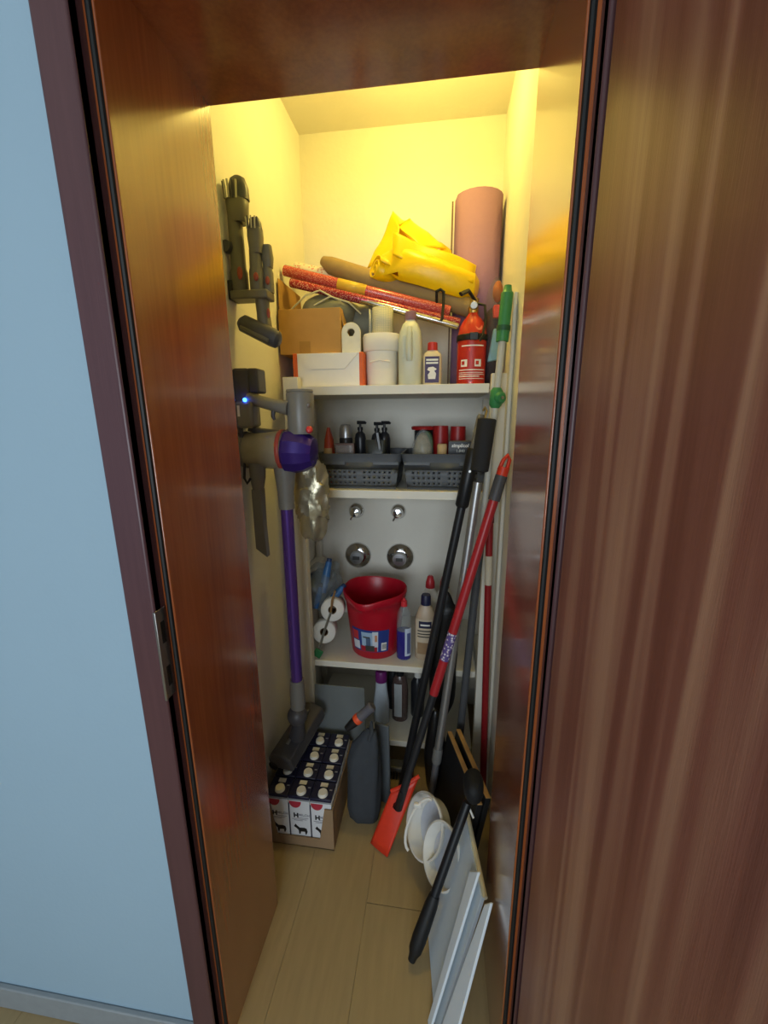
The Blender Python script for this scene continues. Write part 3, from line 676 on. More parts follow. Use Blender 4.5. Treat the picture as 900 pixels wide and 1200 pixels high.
# pair of paper rolls in film, hung from the batten by twine
t = thing('roll_pack', 'two small white paper rolls in film hanging by brown twine', 'paper rolls', (.02, .60, .55))
RW = mat('tissue_white', '#e6e3da', .85, var=.03, bump=.15, scale=60)
def annulus(c, r0, r1, ax, L, n=28):
    return MB().lathe([(r0, 0), (r1-.004, 0), (r1, .004), (r1, L-.004), (r1-.004, L), (r0, L), (r0, .0)], c, ax, n, cap=False)
ax = Vector((-.16, 1, -.22)).normalized()
for c, nm in (((.038, .585, .672), 'paper_roll'), ((.003, .575, .578), 'paper_roll')):
    o = build(annulus(c, .017, .047, ax, .09), nm, RW, t, 50)
    build(annulus(c+ax*.004 if isinstance(c, Vector) else Vector(c)+ax*.004, .015, .0175, ax, .08, 20), 'core', mat('kraft_core', '#6b5433', .8), o, 50)
build(MB().tube([(.055, .578, .76), (.043, .572, .72), (.036, .568, .67)], [.005, .006, .004], 8, flat=.6), 'twine', mat('brown_twine', '#8a6a42', .9), t)
build(MB().tube([(.036, .576, .67), (.018, .568, .62), (.002, .564, .57), (-.012, .558, .52)], .006, 8, flat=.3), 'tie', mat('silver_tie', '#8e8f84', .3, .6), t)
build(MB().box(-.034, .0, .553, .561, .475, .51).rot(Matrix.Rotation(.5, 3, 'Y'), (-.017, .557, .5)), 'tag_label', mat('green_tag', '#2f7a4a', .5), t, bevel=.002)

# clear bag with blue refill packets beside the bucket
t = thing('refill_bag', 'crumpled clear bag with blue refill packets on the batten beside the bucket', 'bag', (-.02, .72, .77))
build(MB().blob((-.04, .72, .72), (.075, .13, .1), .35, 18, 36, 24, 8), 'film', mat('crinkled_film', '#aab8c0', .12, alpha=.34, var=.3, scale=50, bump=.8), t, 20)
build(MB().blob((-.045, .72, .715), (.055, .1, .07), .35, 16, 24, 16, 3), 'grey_contents', mat('grey_film', '#77797a', .3, var=.5, scale=45), t, 60)
BB = mat('refill_blue', '#3d6fa8', .3)
for a, b, r in (((-.015, .64, .72), (.005, .68, .84), .018), ((.02, .63, .69), (.065, .66, .74), .016), ((-.075, .60, .62), (-.07, .62, .69), .014), ((-.04, .62, .66), (-.02, .63, .75), .012), ((-.09, .63, .71), (-.075, .66, .78), .012)):
    q = build(MB().tube([a, ((a[0]+b[0])/2, (a[1]+b[1])/2, (a[2]+b[2])/2), b], [r*.8, r, r*.7], 12), 'refill', BB, t)
    build(MB().lathe([(r*.6, 0), (r*.6, .012), (r*.5, .014)], b, (Vector(b)-Vector(a)), 12), 'refill_cap', mat('refill_navy', '#233a63', .4), q)

# ============================================================ BOTTOM SHELF
Z4 = .12
t = thing('trigger_bottle', 'white cleaner bottle with purple cap on the bottom shelf', 'bottle', (.222, .655, Z4))
build(MB().loft([sect(.222, .655, Z4+z, r, r*.7, 24, .8) for r, z in ((.03, 0), (.034, .006), (.034, .1), (.026, .16), (.024, .19), (.02, .2))]), 'body', mat('bluish_white', '#c9d4de', .35), t)
build(MB().lathe([(.021, .2), (.025, .202), (.025, .24), (.02, .25)], (.222, .655, Z4), n=20), 'cap', mat('purple_cap', '#76256e', .4), t)
t = thing('spray_bottle', 'clear brownish bottle with silver label strip on the bottom shelf', 'bottle', (.30, .68, Z4))
build(MB().loft([sect(.30, .68, Z4+z, r, r*.75, 24, .9) for r, z in ((.028, 0), (.034, .008), (.036, .15), (.03, .2), (.016, .22))]), 'body', mat('brown_clear', '#5a4844', .2, alpha=.8), t)
build(front_patch(.30, .68, Z4+.03, Z4+.19, .036, .027, -35, 15, .9), 'label_sticker', mat('silver_label', '#a9adae', .4), t)
build(MB().lathe([(.017, .22), (.018, .225), (.016, .25)], (.30, .68, Z4), n=16), 'cap', BLACKPL, t)
bottle('dark_bottle', 'dark bottle between the purple-capped and the brownish bottle', 'bottle', .262, .76, Z4, [(.028, 0), (.03, .004), (.03, .17), (.014, .21)], DKB, [(.015, .21), (.014, .24)], BLACKPL)
bottle('dark_bottle', 'dark bottle with white cap behind the mop poles on the bottom shelf', 'bottle', .375, .72, Z4, [(.028, 0), (.03, .004), (.03, .16), (.014, .19)], DKB, [(.016, .19), (.015, .225)], WHITEPL)
# grey sheet leaning in front of the bottom shelf
GP = mat('grey_sheet', '#6f7474', .6, var=.04)
tag(build(MB().quadslab([(-.075, .495, .001), (.185, .5, .001), (.172, .535, .37), (-.06, .535, .37)], .006), 'grey_sheet', GP, None, bevel=.001, at=(.05, .52, 0)), 'plain grey sheet leaning behind the milk cartons', 'sheet')
# scrub brush under the bottom shelf
t = thing('floor_brush', 'dark grey brush head lying on the floor under the shelf', 'brush', (.32, .50, 0))
build(MB().box(.262, .375, .475, .525, .035, .06), 'block', DKGREY, t, bevel=.008, seg=3)
for i in range(9):
    for j in range(4):
        build(MB().tube([(.27+i*.0122, .483+j*.0115, .036), (.269+i*.0125, .481+j*.0125, .001)], .0035, 6), 'bristle_tuft', BLACKPL, t)

# ============================================================ LEFT WALL: vacuum, dock, tools
VY = .29
VG = mat('vacuum_grey', '#7a7771', .35, var=.06); VD = mat('vacuum_dark', '#47464a', .4); VP = mat('vacuum_purple', '#3a2478', .3, metal=.3, var=.08)
BIN = mat('bin_smoke', '#a39a86', .15, alpha=.82); LED = mat('blue_led', '#2a5cff', .4, emit=14)
t = thing('vacuum_dock', 'dark grey wall dock holding the stick vacuum', 'dock', (-.133, VY, 1.475))
build(MB().box(-.1325, -.085, VY-.035, VY+.035, 1.395, 1.556), 'back_box', VD, t, bevel=.008, seg=3)
build(MB().box(-.092, -.060, VY-.028, VY+.03, 1.489, 1.556), 'cradle', VD, t, bevel=.006, seg=3)
build(MB().tube([(-.115, VY-.035, 1.30), (-.115, VY-.045, 1.25), (-.105, VY-.05, 1.235), (-.095, VY-.045, 1.25)], .004, 8), 'cable_hook', BLACKPL, t)
build(MB().tube([(-.12, VY-.03, 1.4), (-.118, VY-.036, 1.33), (-.115, VY-.035, 1.3)], .006, 8), 'stem', VD, t)
t = thing('stick_vacuum', 'grey stick vacuum with purple tube hanging on the wall dock', 'vacuum', (-.01, VY, .22))
bt = build(MB().box(-.128, -.076, VY-.045, VY+.01, 1.392, 1.468), 'battery', VG, t, bevel=.01, seg=3)
build(MB().box(-.119, -.112, VY-.0462, VY-.0448, 1.425, 1.455), 'sticker', PRINTWHITE, bt)
build(MB().lathe([(.0055, 0), (.0055, .003), (.003, .0045)], (-.094, VY-.044, 1.470), (0, -1, 0), 14), 'status_light', LED, bt)
hd_ = build(MB().tube([(-.095, VY-.02, 1.476), (-.06, VY-.02, 1.466), (-.02, VY-.02, 1.455), (.022, VY-.02, 1.447)], [.019, .017, .017, .021], 16), 'handle', VG, t)
build(MB().tube([(-.022, VY-.022, 1.44), (-.024, VY-.024, 1.425), (-.02, VY-.024, 1.415)], [.007, .006, .004], 8), 'trigger', VD, hd_)
cy_ = build(MB().lathe([(.038, 1.375), (.039, 1.38), (.039, 1.485), (.037, 1.49), (.039, 1.492), (.037, 1.498), (.02, 1.499)], (.05, VY, 0), n=28), 'motor_housing', VG, t)
build(MB().lathe([(.0, 0), (.007, .001), (.006, .004), (0, .005)], (.082, VY-.022, 1.455), (.6, -.8, 0), 12), 'release_button', STEEL, cy_)
build(MB().tube([(-.10, VY-.02, 1.395), (-.07, VY-.01, 1.38), (0, VY, 1.372), (.03, VY, 1.38)], [.012, .012, .014, .02], 12), 'spine', VD, t)
bn = build(MB().lathe([(.048, -.138), (.052, -.132), (.055, -.06), (.058, -.003), (.054, 0)], (0, VY, 1.328), (1, 0, 0), 30), 'dust_bin', BIN, t)
build(MB().lathe([(.046, -.125), (.047, -.02)], (0, VY, 1.328), (1, 0, 0), 24), 'bin_core', mat('bin_inner', '#cfc6ae', .5), bn)
build(MB().lathe([(.050, -.1315), (.053, -.129), (.0545, -.118), (.054, -.116)], (0, VY, 1.328), (1, 0, 0), 30), 'bin_lid', VG, bn)
build(MB().lathe([(.0585, -.014), (.060, -.012), (.060, -.004), (.0585, -.002)], (0, VY, 1.328), (1, 0, 0), 30), 'red_ring', mat('ring_red', '#a5433b', .4), bn)
cyc = build(MB().lathe([(.059, 0), (.064, .006), (.065, .03), (.058, .06), (.042, .085), (.0, .094)], (0, VY, 1.327), (1, 0, -.06), 12), 'cyclone', VP, t, 20)
for k in range(9):
    a = 2*PI*k/9
    build(MB().lathe([(.013, 0), (.015, .02), (.010, .05), (.004, .062)], (.028, VY+.049*math.cos(a), 1.325+.049*math.sin(a)), (1, -.35*math.cos(a), -.35*math.sin(a)-.05), 10), 'cone', VP, cyc)
build(MB().lathe([(.009, 0), (.010, .003), (.009, .010), (.005, .013)], (.082, VY-.028, 1.385), (.3, -.8, .5), 14), 'red_button', mat('button_red', '#c7383a', .4), t)
build(MB().tube([(-.008, VY, 1.295), (-.008, VY, 1.25), (-.009, VY, 1.2), (-.009, VY, 1.152)], [.034, .03, .024, .024], 18), 'neck', VG, t)
build(MB().tube([(-.009, VY, 1.158), (-.012, VY+.003, .55)], .0192, 18), 'wand', mat('wand_purple', '#644499', .25, metal=.55, var=.05), t)
jt = build(MB().tube([(-.012, VY+.003, .56), (-.013, VY+.003, .52), (-.013, VY+.003, .47), (-.014, VY, .44)], [.023, .025, .026, .022], 18), 'wand_joint', VG, t)
build(MB().blob((-.015, VY-.005, .425), (.034, .034, .034), 0), 'ball_joint', VD, jt)
build(MB().tube([(-.012, VY, .42), (-.02, VY+.01, .37), (-.035, VY+.03, .31)], [.024, .022, .03], 16), 'head_neck', VD, t)
fh = MB()
a, b = Vector((-.068, .235, .268)), Vector((-.02, .475, .30)); dirv = (b-a).normalized(); side = Vector((0,0,1)).cross(dirv).normalized(); up = dirv.cross(side)
prof = [(-.045, -.028), (.045, -.028), (.05, -.01), (.04, .022), (.0, .036), (-.035, .03), (-.05, 0)]
fh.loft([[a+dirv*s_*(b-a).length+(side*-p[0]+up*p[1])*k_ for p in prof] for s_, k_ in ((0, .85), (.03, 1), (.97, 1), (1, .85))])
fhd = build(fh, 'floor_head', VD, t, 30, bevel=.003)
build(MB().tube([a+dirv*.0+side*-.0+up*-.022+side*.03, b+side*.03+up*-.022], .018, 12), 'brush_bar', mat('roller_black', '#1d1d1f', .8), fhd)
build(MB().tube([a+dirv*.05+up*.03, a+dirv*.2+up*.036], .012, 10, flat=.5), 'top_ridge', VG, fhd)
# crevice tool clipped under the dock
t = thing('crevice_tool', 'long dark crevice nozzle clipped below the vacuum bin', 'nozzle', (-.085, .27, 1.0))
build(MB().tube([(-.084, .27, 1.292), (-.085, .27, 1.25), (-.087, .27, 1.205)], [.024, .023, .015], 16), 'collar', VG, t)
pr = lambda z, x0, x1, yy: [Vector((x0, .27-yy, z)), Vector((x1, .27-yy, z)), Vector((x1, .27+yy, z)), Vector((x0, .27+yy, z))]
mb = MB().loft([pr(1.215, -.102, -.072, .016), pr(1.1, -.103, -.0725, .014), [Vector((-.104, .258, 1.03)), Vector((-.069, .258, 1.003)), Vector((-.069, .282, 1.003)), Vector((-.104, .282, 1.03))]])
build(mb, 'nozzle', VG, t, 30, bevel=.002)

# tool holder with clipped-on attachments
TG = mat('tool_grey', '#6a6658', .45, var=.08); RB = mat('tool_red', '#9a4430', .45); BRS = mat('bristle_pale', '#b8b29a', .7)
t = thing('tool_holder', 'grey wall clip holding the vacuum brushes', 'holder', (-.133, .30, 1.75))
build(MB().box(-.1325, -.12, .275, .325, 1.735, 1.785), 'wall_plate', BLACKPL, t, bevel=.003)
build(MB().box(-.125, -.02, .27, .325, 1.735, 1.757), 'clip_bar', TG, t, bevel=.004)
def toolbody(t, x, y, z0, z1, r, m, nm='neck'): return build(MB().lathe([(r*1.12, z0), (r*1.15, z0+.01), (r*1.15, z0+.05), (r, z0+.06), (r*.92, z1)], (x, y, 0), n=18), nm, m, t)
def brush(t, x, y, z, r, h, n):
    for i in range(n):
        a = 2*PI*i/n; build(MB().tube([(x+r*.8*math.cos(a), y+r*.5*math.sin(a), z), (x+r*.95*math.cos(a), y+r*.6*math.sin(a), z+h)], r*.13, 5), 'bristle', BRS if i % 3 else VD, t)
t = thing('brush_nozzle', 'tall combination brush nozzle with pale bristles and red button', 'nozzle', (-.102, .30, 1.757), 'vacuum attachments on the wall clip')
toolbody(t, -.108, .30, 1.757, 1.94, .0205, TG)
build(MB().loft([sect(-.098, .30, z, rx, ry) for z, rx, ry in ((1.925, .022, .02), (1.94, .028, .024), (1.975, .031, .026), (1.98, .028, .024))]), 'collar', TG, t)
build(MB().loft([sect(-.093, .30, z, rx, ry) for z, rx, ry in ((1.978, .029, .022), (2.005, .028, .02), (2.028, .02, .014), (2.034, .01, .008))]), 'brush_head', VD, t)
brush(t, -.104, .282, 1.975, .022, .04, 11)
build(MB().blob((-.096, .279, 1.80), (.008, .004, .016)), 'red_button', RB, t)
build(MB().lathe([(.014, 0), (.016, .004), (.014, .02)], (-.125, .29, 1.865), (-.1, -1, 0), 16), 'pivot', VD, t)
t = thing('dusting_nozzle', 'shorter dusting brush nozzle beside the tall brush nozzle', 'nozzle', (-.055, .30, 1.757), 'vacuum attachments on the wall clip')
toolbody(t, -.058, .30, 1.757, 1.86, .017, TG)
build(MB().loft([sect(-.054, .30, z, rx, ry, 16, .6) for z, rx, ry in ((1.85, .016, .016), (1.89, .02, .018), (1.91, .019, .017))]), 'collar', TG, t)
build(MB().loft([sect(-.052, .30, z, rx, ry) for z, rx, ry in ((1.908, .018, .015), (1.925, .016, .012), (1.936, .01, .008))]), 'brush_head', VD, t)
brush(t, -.056, .286, 1.905, .016, .028, 9)
build(MB().blob((-.052, .281, 1.79), (.007, .004, .011)), 'red_button', RB, t)
t = thing('flat_nozzle', 'small grey nozzle at the end of the wall clip', 'nozzle', (-.03, .31, 1.757), 'vacuum attachments on the wall clip')
toolbody(t, -.032, .315, 1.757, 1.83, .013, TG)
build(MB().loft([sect(-.03, .315, z, rx, ry, 16, .6) for z, rx, ry in ((1.82, .012, .012), (1.845, .015, .014), (1.875, .012, .01))]), 'tip', TG, t)
build(MB().blob((-.028, .30, 1.785), (.006, .004, .011)), 'red_button', RB, t)
t = thing('mini_head', 'dark mini motor head hanging below the wall clip', 'nozzle', (-.05, .30, 1.61), 'vacuum attachments on the wall clip')
build(MB().tube([(-.047, .30, 1.735), (-.046, .30, 1.70), (-.044, .30, 1.665)], [.019, .018, .02], 16), 'neck', TG, t)
build(MB().tube([(-.108, .285, 1.682), (-.10, .285, 1.676), (-.02, .285, 1.638), (-.004, .285, 1.63), (.003, .285, 1.627)], [.014, .023, .025, .023, .013], 18), 'body', VD, t)
build(MB().blob((-.026, .287, 1.70), (.005, .004, .013)), 'red_button', RB, t)
build(MB().tube([(-.10, .266, 1.664), (-.02, .262, 1.625)], .005, 8), 'lower_edge', TG, t)

# foil bag hanging behind the vacuum
tag(build(MB().blob((.036, .40, 1.165), (.05, .03, .125), .26, 22, 40, 36, 2, .9, True), 'foil_bag', mat('gold_foil', '#b5ad93', .3, .7, var=.25, scale=30, bump=.6, bscale=40), None, 22, at=(.038, .40, 1.05)), 'crumpled gold and silver foil bag hanging behind the vacuum', 'bag')

# ============================================================ FLOOR: milk carton tray
tr = thing('carton_tray', 'brown cardboard tray packed with milk cartons', 'tray', (.014, .325, 0))
x0, x1, y0, y1 = -.1085, .1285, .176, .478
build(MB().box(x0, x1, y0, y1, 0, .003), 'bottom', CARDDK, tr)
build(MB().prism([(x0, 0), (x1, 0), (x1, .165), (x1-.028, .165), (x1-.048, .04), (x0+.04, .04), (x0+.02, .165), (x0, .165)], (0, y0, 0), (1,0,0), (0,0,1), -.003), 'front_panel', CARDDK, tr)
build(MB().box(x0, x1, y1-.003, y1, .003, .165), 'back_panel', CARDDK, tr)
build(MB().box(x0, x0+.003, y0+.003, y1-.003, .003, .165), 'side_panel', CARDDK, tr)
build(MB().box(x1-.003, x1, y0+.003, y1-.003, .003, .165), 'side_panel', CARDDK, tr)
mc = thing('milk_carton', '', 'carton', (0, 0, .0035), 'milk cartons in the tray')
MW = mat('carton_white', '#dfe0e2', .45, var=.03); NT = mat('carton_navy', '#20213a', .4); CAPW = mat('cap_cream', '#e6e2d4', .5); CL = mat('carton_lilac_white', '#c9c6c4', .5)
HW = .0362
build(MB().box(-HW, HW, -HW+.003, HW-.003, .0035, .18), 'body', MW, mc, bevel=.0012)
build(MB().box(-HW-.0001, HW+.0001, -HW+.0028, HW-.0028, .187, .199), 'top', NT, mc, bevel=.002)
build(MB().box(-HW-.0002, -HW+.003, -HW+.0027, HW-.0027, .004, .17), 'side_stripe', NT, mc)
build(MB().lathe([(.0165, .199), (.0165, .201), (.0150, .202), (.0150, .208), (.0138, .2095), (0, .2095)], (.004, -.014, 0), n=20), 'cap', CAPW, mc)
build(MB().box(-.013, .012, .013, .028, .199, .2005), 'seal_flap', CAPW, mc)
build(MB().box(.022, .031, .002, .006, .199, .1995), 'small_print', mat('print_grey', '#8f8f98', .6), mc)
yf = -HW+.0029
build(MB().prism([(.021*math.cos(PI+i*PI/10), .026*math.sin(PI+i*PI/10)) for i in range(11)], (-.013, yf, .178), (1,0,0), (0,0,1), .0004), 'red_emblem', mat('emblem_red', '#b53345', .5), mc)
text('H', .024, BLACKPL, mc, (-.012, yf-.0005, .121), bold=.0012)
text('MILCH', .013, MATS['print_grey'], mc, (.016, yf-.0005, .124), bold=.0002)
for z, a, b in ((.112, -.006, .03), (.106, -.026, .024), (.101, -.02, .01)):
    build(MB().box(a, b, yf-.0005, yf, z-.001, z+.001), 'print_line', MATS['print_grey'], mc)
cow = [(-.024, .03), (-.018, .04), (-.013, .034), (-.004, .026), (.012, .027), (.02, .024), (.023, .012), (.019, 0), (.015, 0), (.014, .011), (.0, .01), (-.002, 0), (-.007, 0), (-.008, .014), (-.014, .022), (-.02, .026)]
build(MB().prism(cow, (.002, yf, .045), (1,0,0), (0,0,1), .0004), 'animal_print', BLACKPL, mc)
cx_ = [-.063, .0115, .086]; rw = [.2155, .289, .3625, .436]
cn_ = ['by the wall', 'in the middle column', 'next to the grey bag']; rn = ['front', 'second', 'third', 'rear']
first = True
for r_ in range(4):
    for c_ in range(3):
        o = mc if first else copy_tree(mc, None)
        first = False
        o.location = (cx_[c_], rw[r_], .0035)
        o['label'] = 'white and navy milk carton %s, %s row of the tray' % (cn_[c_], rn[r_])

# grey felt bag, flat folder and torch
GB = mat('dark_grey_felt', '#3b3f44', .9, var=.15, scale=25, bump=.35)
rings = []
for z, xc, rx, ry in ((0, .205, .04, .028), (.006, .205, .052, .038), (.05, .205, .06, .044), (.15, .21, .062, .045), (.25, .213, .058, .042), (.31, .22, .05, .034), (.35, .232, .034, .022), (.372, .24, .02, .012)):
    ring = []
    for j in range(28):
        a = 2*PI*j/28; p = Vector((xc+rx*math.copysign(abs(math.cos(a))**.8, math.cos(a)), .31+ry*math.sin(a), z))
        k = noise.noise(Vector((p.x*38, p.y*38, p.z*4)))
        fold = -.012*math.exp(-((p.x-.228)/.012)**2)*(1 if math.sin(a) < 0 else 0)*(z > .03)
        ring.append(p+Vector((math.cos(a), math.sin(a), 0))*.012*k+Vector((0, -fold, 0)))
    rings.append(ring)
t = thing('felt_bag', 'dark grey soft bag standing beside the milk cartons', 'bag', (.21, .31, 0))
build(MB().loft(rings), 'pouch', GB, t, 70)
build(MB().tube([(.232, .285, .35), (.243, .29, .385), (.238, .31, .40), (.232, .32, .37)], .005, 8, flat=1.5), 'carry_loop', GB, t)
tag(build(MB().quadslab([(.235, .395, .001), (.298, .375, .001), (.292, .385, .335), (.238, .40, .335)], .012), 'grey_folder', mat('slate_board', '#565b5e', .7), None, bevel=.004, at=(.266, .39, 0)), 'flat slate grey folder standing behind the soft bag', 'folder')
t = thing('torch', 'black torch with an orange ring lying on the soft bag', 'torch', (.2, .31, .41))
a, d = Vector((.152, .30, .375)), Vector((.86, .2, .82)).normalized()
build(MB().lathe([(.006, 0), (.011, .002), (.0155, .03), (.017, .048)], a, d, 18), 'nose', BLACKPL, t)
build(MB().lathe([(.0175, .046), (.0185, .05), (.0185, .06), (.0175, .064)], a, d, 18), 'ring', mat('torch_orange', '#e0542c', .45), t)
build(MB().lathe([(.0165, .062), (.0165, .11), (.018, .115), (.018, .122), (.014, .126)], a, d, 18), 'grip', mat('torch_grey', '#5d5b62', .5), t)

# ============================================================ POLES AND TOOLS AGAINST THE RIGHT WALL
GRN = mat('green_plastic', '#37854f', .4); LGT = mat('pale_grey_tube', '#c3c3ba', .4)
def along(a, b, s_): a, b = Vector(a), Vector(b); return a+(b-a)*s_
# telescopic pole with green grip
A, B = Vector((.629, .45, 1.775)), Vector((.535, .47, 0))
t = thing('telescopic_pole', 'pale grey telescopic pole with green grip and green lock knob', 'pole', tuple(B), 'poles leaning on the right wall')
P = lambda z: along(B, A, z/1.775)
build(MB().tube([P(1.785), P(1.77), P(1.765), P(1.68), P(1.67), P(1.635)], [.010, .013, .0175, .0175, .019, .018], 16), 'green_grip', GRN, t)
build(MB().tube([P(1.678), P(1.664)], .0200, 16), 'grip_ring', mat('dark_green', '#1d5636', .5), t)
build(MB().tube([P(1.64), P(1.0)], .0105, 14), 'upper_tube', LGT, t)
kn = build(MB().tube([P(1.505), P(1.495), P(1.455), P(1.445)], [.012, .019, .019, .012], 14), 'lock_knob', GRN, t)
build(MB().lathe([(.018, 0), (.019, .008), (.013, .016), (0, .018)], P(1.475)+Vector((.008, -.008, 0)), (.4, -.9, 0), 16), 'thumb_wheel', GRN, kn)
build(MB().lathe([(.005, 0), (.005, .002)], P(1.475)+Vector((.0155, -.025, 0)), (.4, -.9, 0), 10), 'screw', STEEL, kn)
build(MB().tube([P(1.01), P(.01)], .0135, 14), 'lower_tube', mat('grey_tube', '#4b4d50', .45), t)
# aluminium broom pole
A, B = Vector((.586, .392, 1.44)), Vector((.437, .31, .02))
t = thing('aluminium_pole', 'aluminium mop pole with wide black foam grip', 'pole', tuple(B), 'poles leaning on the right wall')
P = lambda s_: along(A, B, s_)
build(MB().tube([P(.018), P(.020), P(.125), P(.127)], [.024, .0275, .0265, .022], 16), 'foam_grip', mat('foam_black', '#202022', .8), t)
build(MB().tube([P(.15), P(.80)], .0135, 14), 'tube', ALU, t)
build(MB().tube([P(.795), P(.80), P(.83), P(.835)], [.0145, .0165, .0165, .0145], 14), 'joint', MDGREY, t)
build(MB().tube([P(.83), P(1.0)], .0115, 14), 'lower_tube', mat('dull_alu', '#77777a', .45, .6), t)
build(MB().box(.40, .465, .285, .345, .002, .026), 'mop_plate', BLACKPL, t, bevel=.006)
# black mop pole with clip
A, B = Vector((.572, .47, 1.42)), Vector((.33, .43, .01))
t = thing('black_pole', 'black pole with grey end hook, leaning beside the second basket', 'pole', tuple(B), 'poles leaning on the right wall')
P = lambda s_: along(A, B, s_)
build(MB().tube([P(-.005), P(.0), P(.075)], [.008, .0125, .0135], 14), 'grey_end', MDGREY, t)
build(MB().tube([P(-.012)+Vector((.004, 0, 0)), P(-.02)+Vector((.006, -.004, 0)), P(-.012)+Vector((.014, -.004, 0)), P(.02)+Vector((.012, -.004, 0))], .004, 8), 'hook', mat('hook_brass', '#b59a5a', .35, .8), t)
build(MB().tube([P(.07), P(.075), P(.2), P(.205)], [.018, .022, .022, .018], 14), 'sleeve', BLACKPL, t)
build(MB().lathe([(.004, 0), (.004, .003)], P(.12)+Vector((0, -.021, 0)), (0, -1, 0), 8), 'screw', STEEL, t)
build(MB().tube([P(.2), P(1.0)], .0145, 14), 'tube', mat('black_tube', '#1f2023', .4), t)
# red long-handled shovel
A, B = Vector((.632, .36, 1.262)), Vector((.338, .235, .14))
t = thing('red_shovel', 'long-handled orange-red shovel with red and black shaft', 'shovel', (.30, .20, 0))
P = lambda s_: along(A, B, s_)
hk = build(MB().tube([P(-.005)+Vector((-.012, 0, 0)), P(-.03)+Vector((-.009, -.003, 0)), P(-.043), P(-.03)+Vector((.010, .003, 0)), P(-.005)+Vector((.010, 0, 0))], .006, 10), 'end_loop', ORANGERED, t)
build(MB().tube([P(-.012), P(.012)], .0165, 14), 'end_cap', ORANGERED, t)
build(MB().tube([P(.01), P(.075)], .0175, 14), 'grey_collar', mat('collar_grey', '#4c4c50', .5), t)
build(MB().tube([P(.07), P(.63)], .0145, 14), 'red_tube', mat('shaft_red', '#a8242b', .35), t)
build(MB().tube([P(.445), P(.525)], .0150, 14), 'label_band', pattern('band_print', '#d8cfd6', '#5b4a86', 'dots', 120, .4), t)
build(MB().tube([P(.625), P(1.0)], .0125, 14), 'black_tube', mat('black_tube2', '#232427', .42), t)
TL, TR, BR_, BL_ = Vector((.312, .262, .178)), Vector((.405, .285, .228)), Vector((.309, .176, .004)), Vector((.246, .215, .004))
bl = MB(); n = 8; vv = []
for i in range(n+1):
    for j in range(n+1):
        u, w_ = i/n, j/n; p = TL*(1-u)*(1-w_)+TR*u*(1-w_)+BR_*u*w_+BL_*(1-u)*w_
        nn = (TR-TL).cross(BL_-TL).normalized()
        vv.append(p+nn*(-.007*math.sin(PI*u))*(1-.6*w_))
bl.add(vv, [(i*(n+1)+j, (i+1)*(n+1)+j, (i+1)*(n+1)+j+1, i*(n+1)+j+1) for i in range(n) for j in range(n)])
bd = build(bl, 'blade', ORANGERED, t, 60, solid=.004)
build(MB().tube([TL, along(TL, TR, .5)+Vector((0, -.012, .006)), TR], .007, 8), 'blade_rim', ORANGERED, bd)
build(MB().tube([P(.94), P(1.0), along(TL, TR, .4)*.7+along(BL_, BR_, .4)*.3+Vector((0, -.012, .012))], [.016, .018, .012], 12, flat=.7), 'socket', BLACKPL, t)
# second red pole
A, B = Vector((.612, .44, 1.12)), Vector((.638, .41, .01))
t = thing('red_pole', 'plain dark red broom pole standing upright in the corner', 'pole', tuple(B), 'poles leaning on the right wall')
build(MB().tube([A, B], .0115, 14), 'tube', mat('pole_red', '#8e1c22', .35), t)
build(MB().tube([along(A, B, -.004), along(A, B, .03)], .0135, 14), 'end_cap', mat('pole_cap_dark', '#5d1519', .5), t)
lbp = build(MB().tube([along(A, B, .13), along(A, B, .22)], .0122, 14), 'label_band', mat('cream_label', '#c7bda8', .6), t)
# black bag hanging among the poles
tag(build(MB().blob((.482, .515, .56), (.05, .022, .28), .28, 9, 30, 26, 5), 'black_bag', mat('black_film', '#0f1012', .32, var=.2, bump=.3, scale=25), None, 45, at=(.482, .515, .28)), 'shiny black plastic bag hanging among the poles in front of the shelves', 'bag')
tag(build(MB().blob((.456, .405, .20), (.040, .028, .2), .22, 9, 28, 20, 9), 'black_sack', MATS['black_film'], None, 45, at=(.456, .405, 0)), 'limp black sack standing on the floor behind the aluminium pole', 'sack')

# ============================================================ LOWER RIGHT: boards, tubs, brush
WE = mat('pale_wood_edge', '#b58a52', .6, var=.12, stretch=(4, 30, 30)); BKF = mat('black_board_face', '#1b1c1e', .5)
for lab_, tn, tf, bn_, bf in (('black-faced board with pale wood edge, inner of the pair', (.596, .12, .32), (.514, .395, .32), (.545, .12, .002), (.47, .395, .002)),
                            ('black-faced board with pale wood edge, outer of the pair against the wall', (.622, .14, .325), (.545, .405, .325), (.575, .14, .002), (.505, .405, .002))):
    t = thing('black_board', lab_, 'board', bn_, 'black boards with wood edges')
    build(MB().quadslab([bn_, bf, tf, tn], -.016), 'panel', BKF, t, bevel=.001)
    n_ = (Vector(bf)-Vector(bn_)).cross(Vector(tn)-Vector(bn_)).normalized()*-.016
    e0, e1 = Vector(tn), Vector(tf)
    build(MB().add([e0, e1, e1+n_, e0+n_, e0+Vector((0,0,.004)), e1+Vector((0,0,.004)), e1+n_+Vector((0,0,.004)), e0+n_+Vector((0,0,.004))], [(0,1,2,3),(4,7,6,5),(0,4,5,1),(1,5,6,2),(2,6,7,3),(3,7,4,0)]), 'wood_edge', WE, t, bevel=.001)
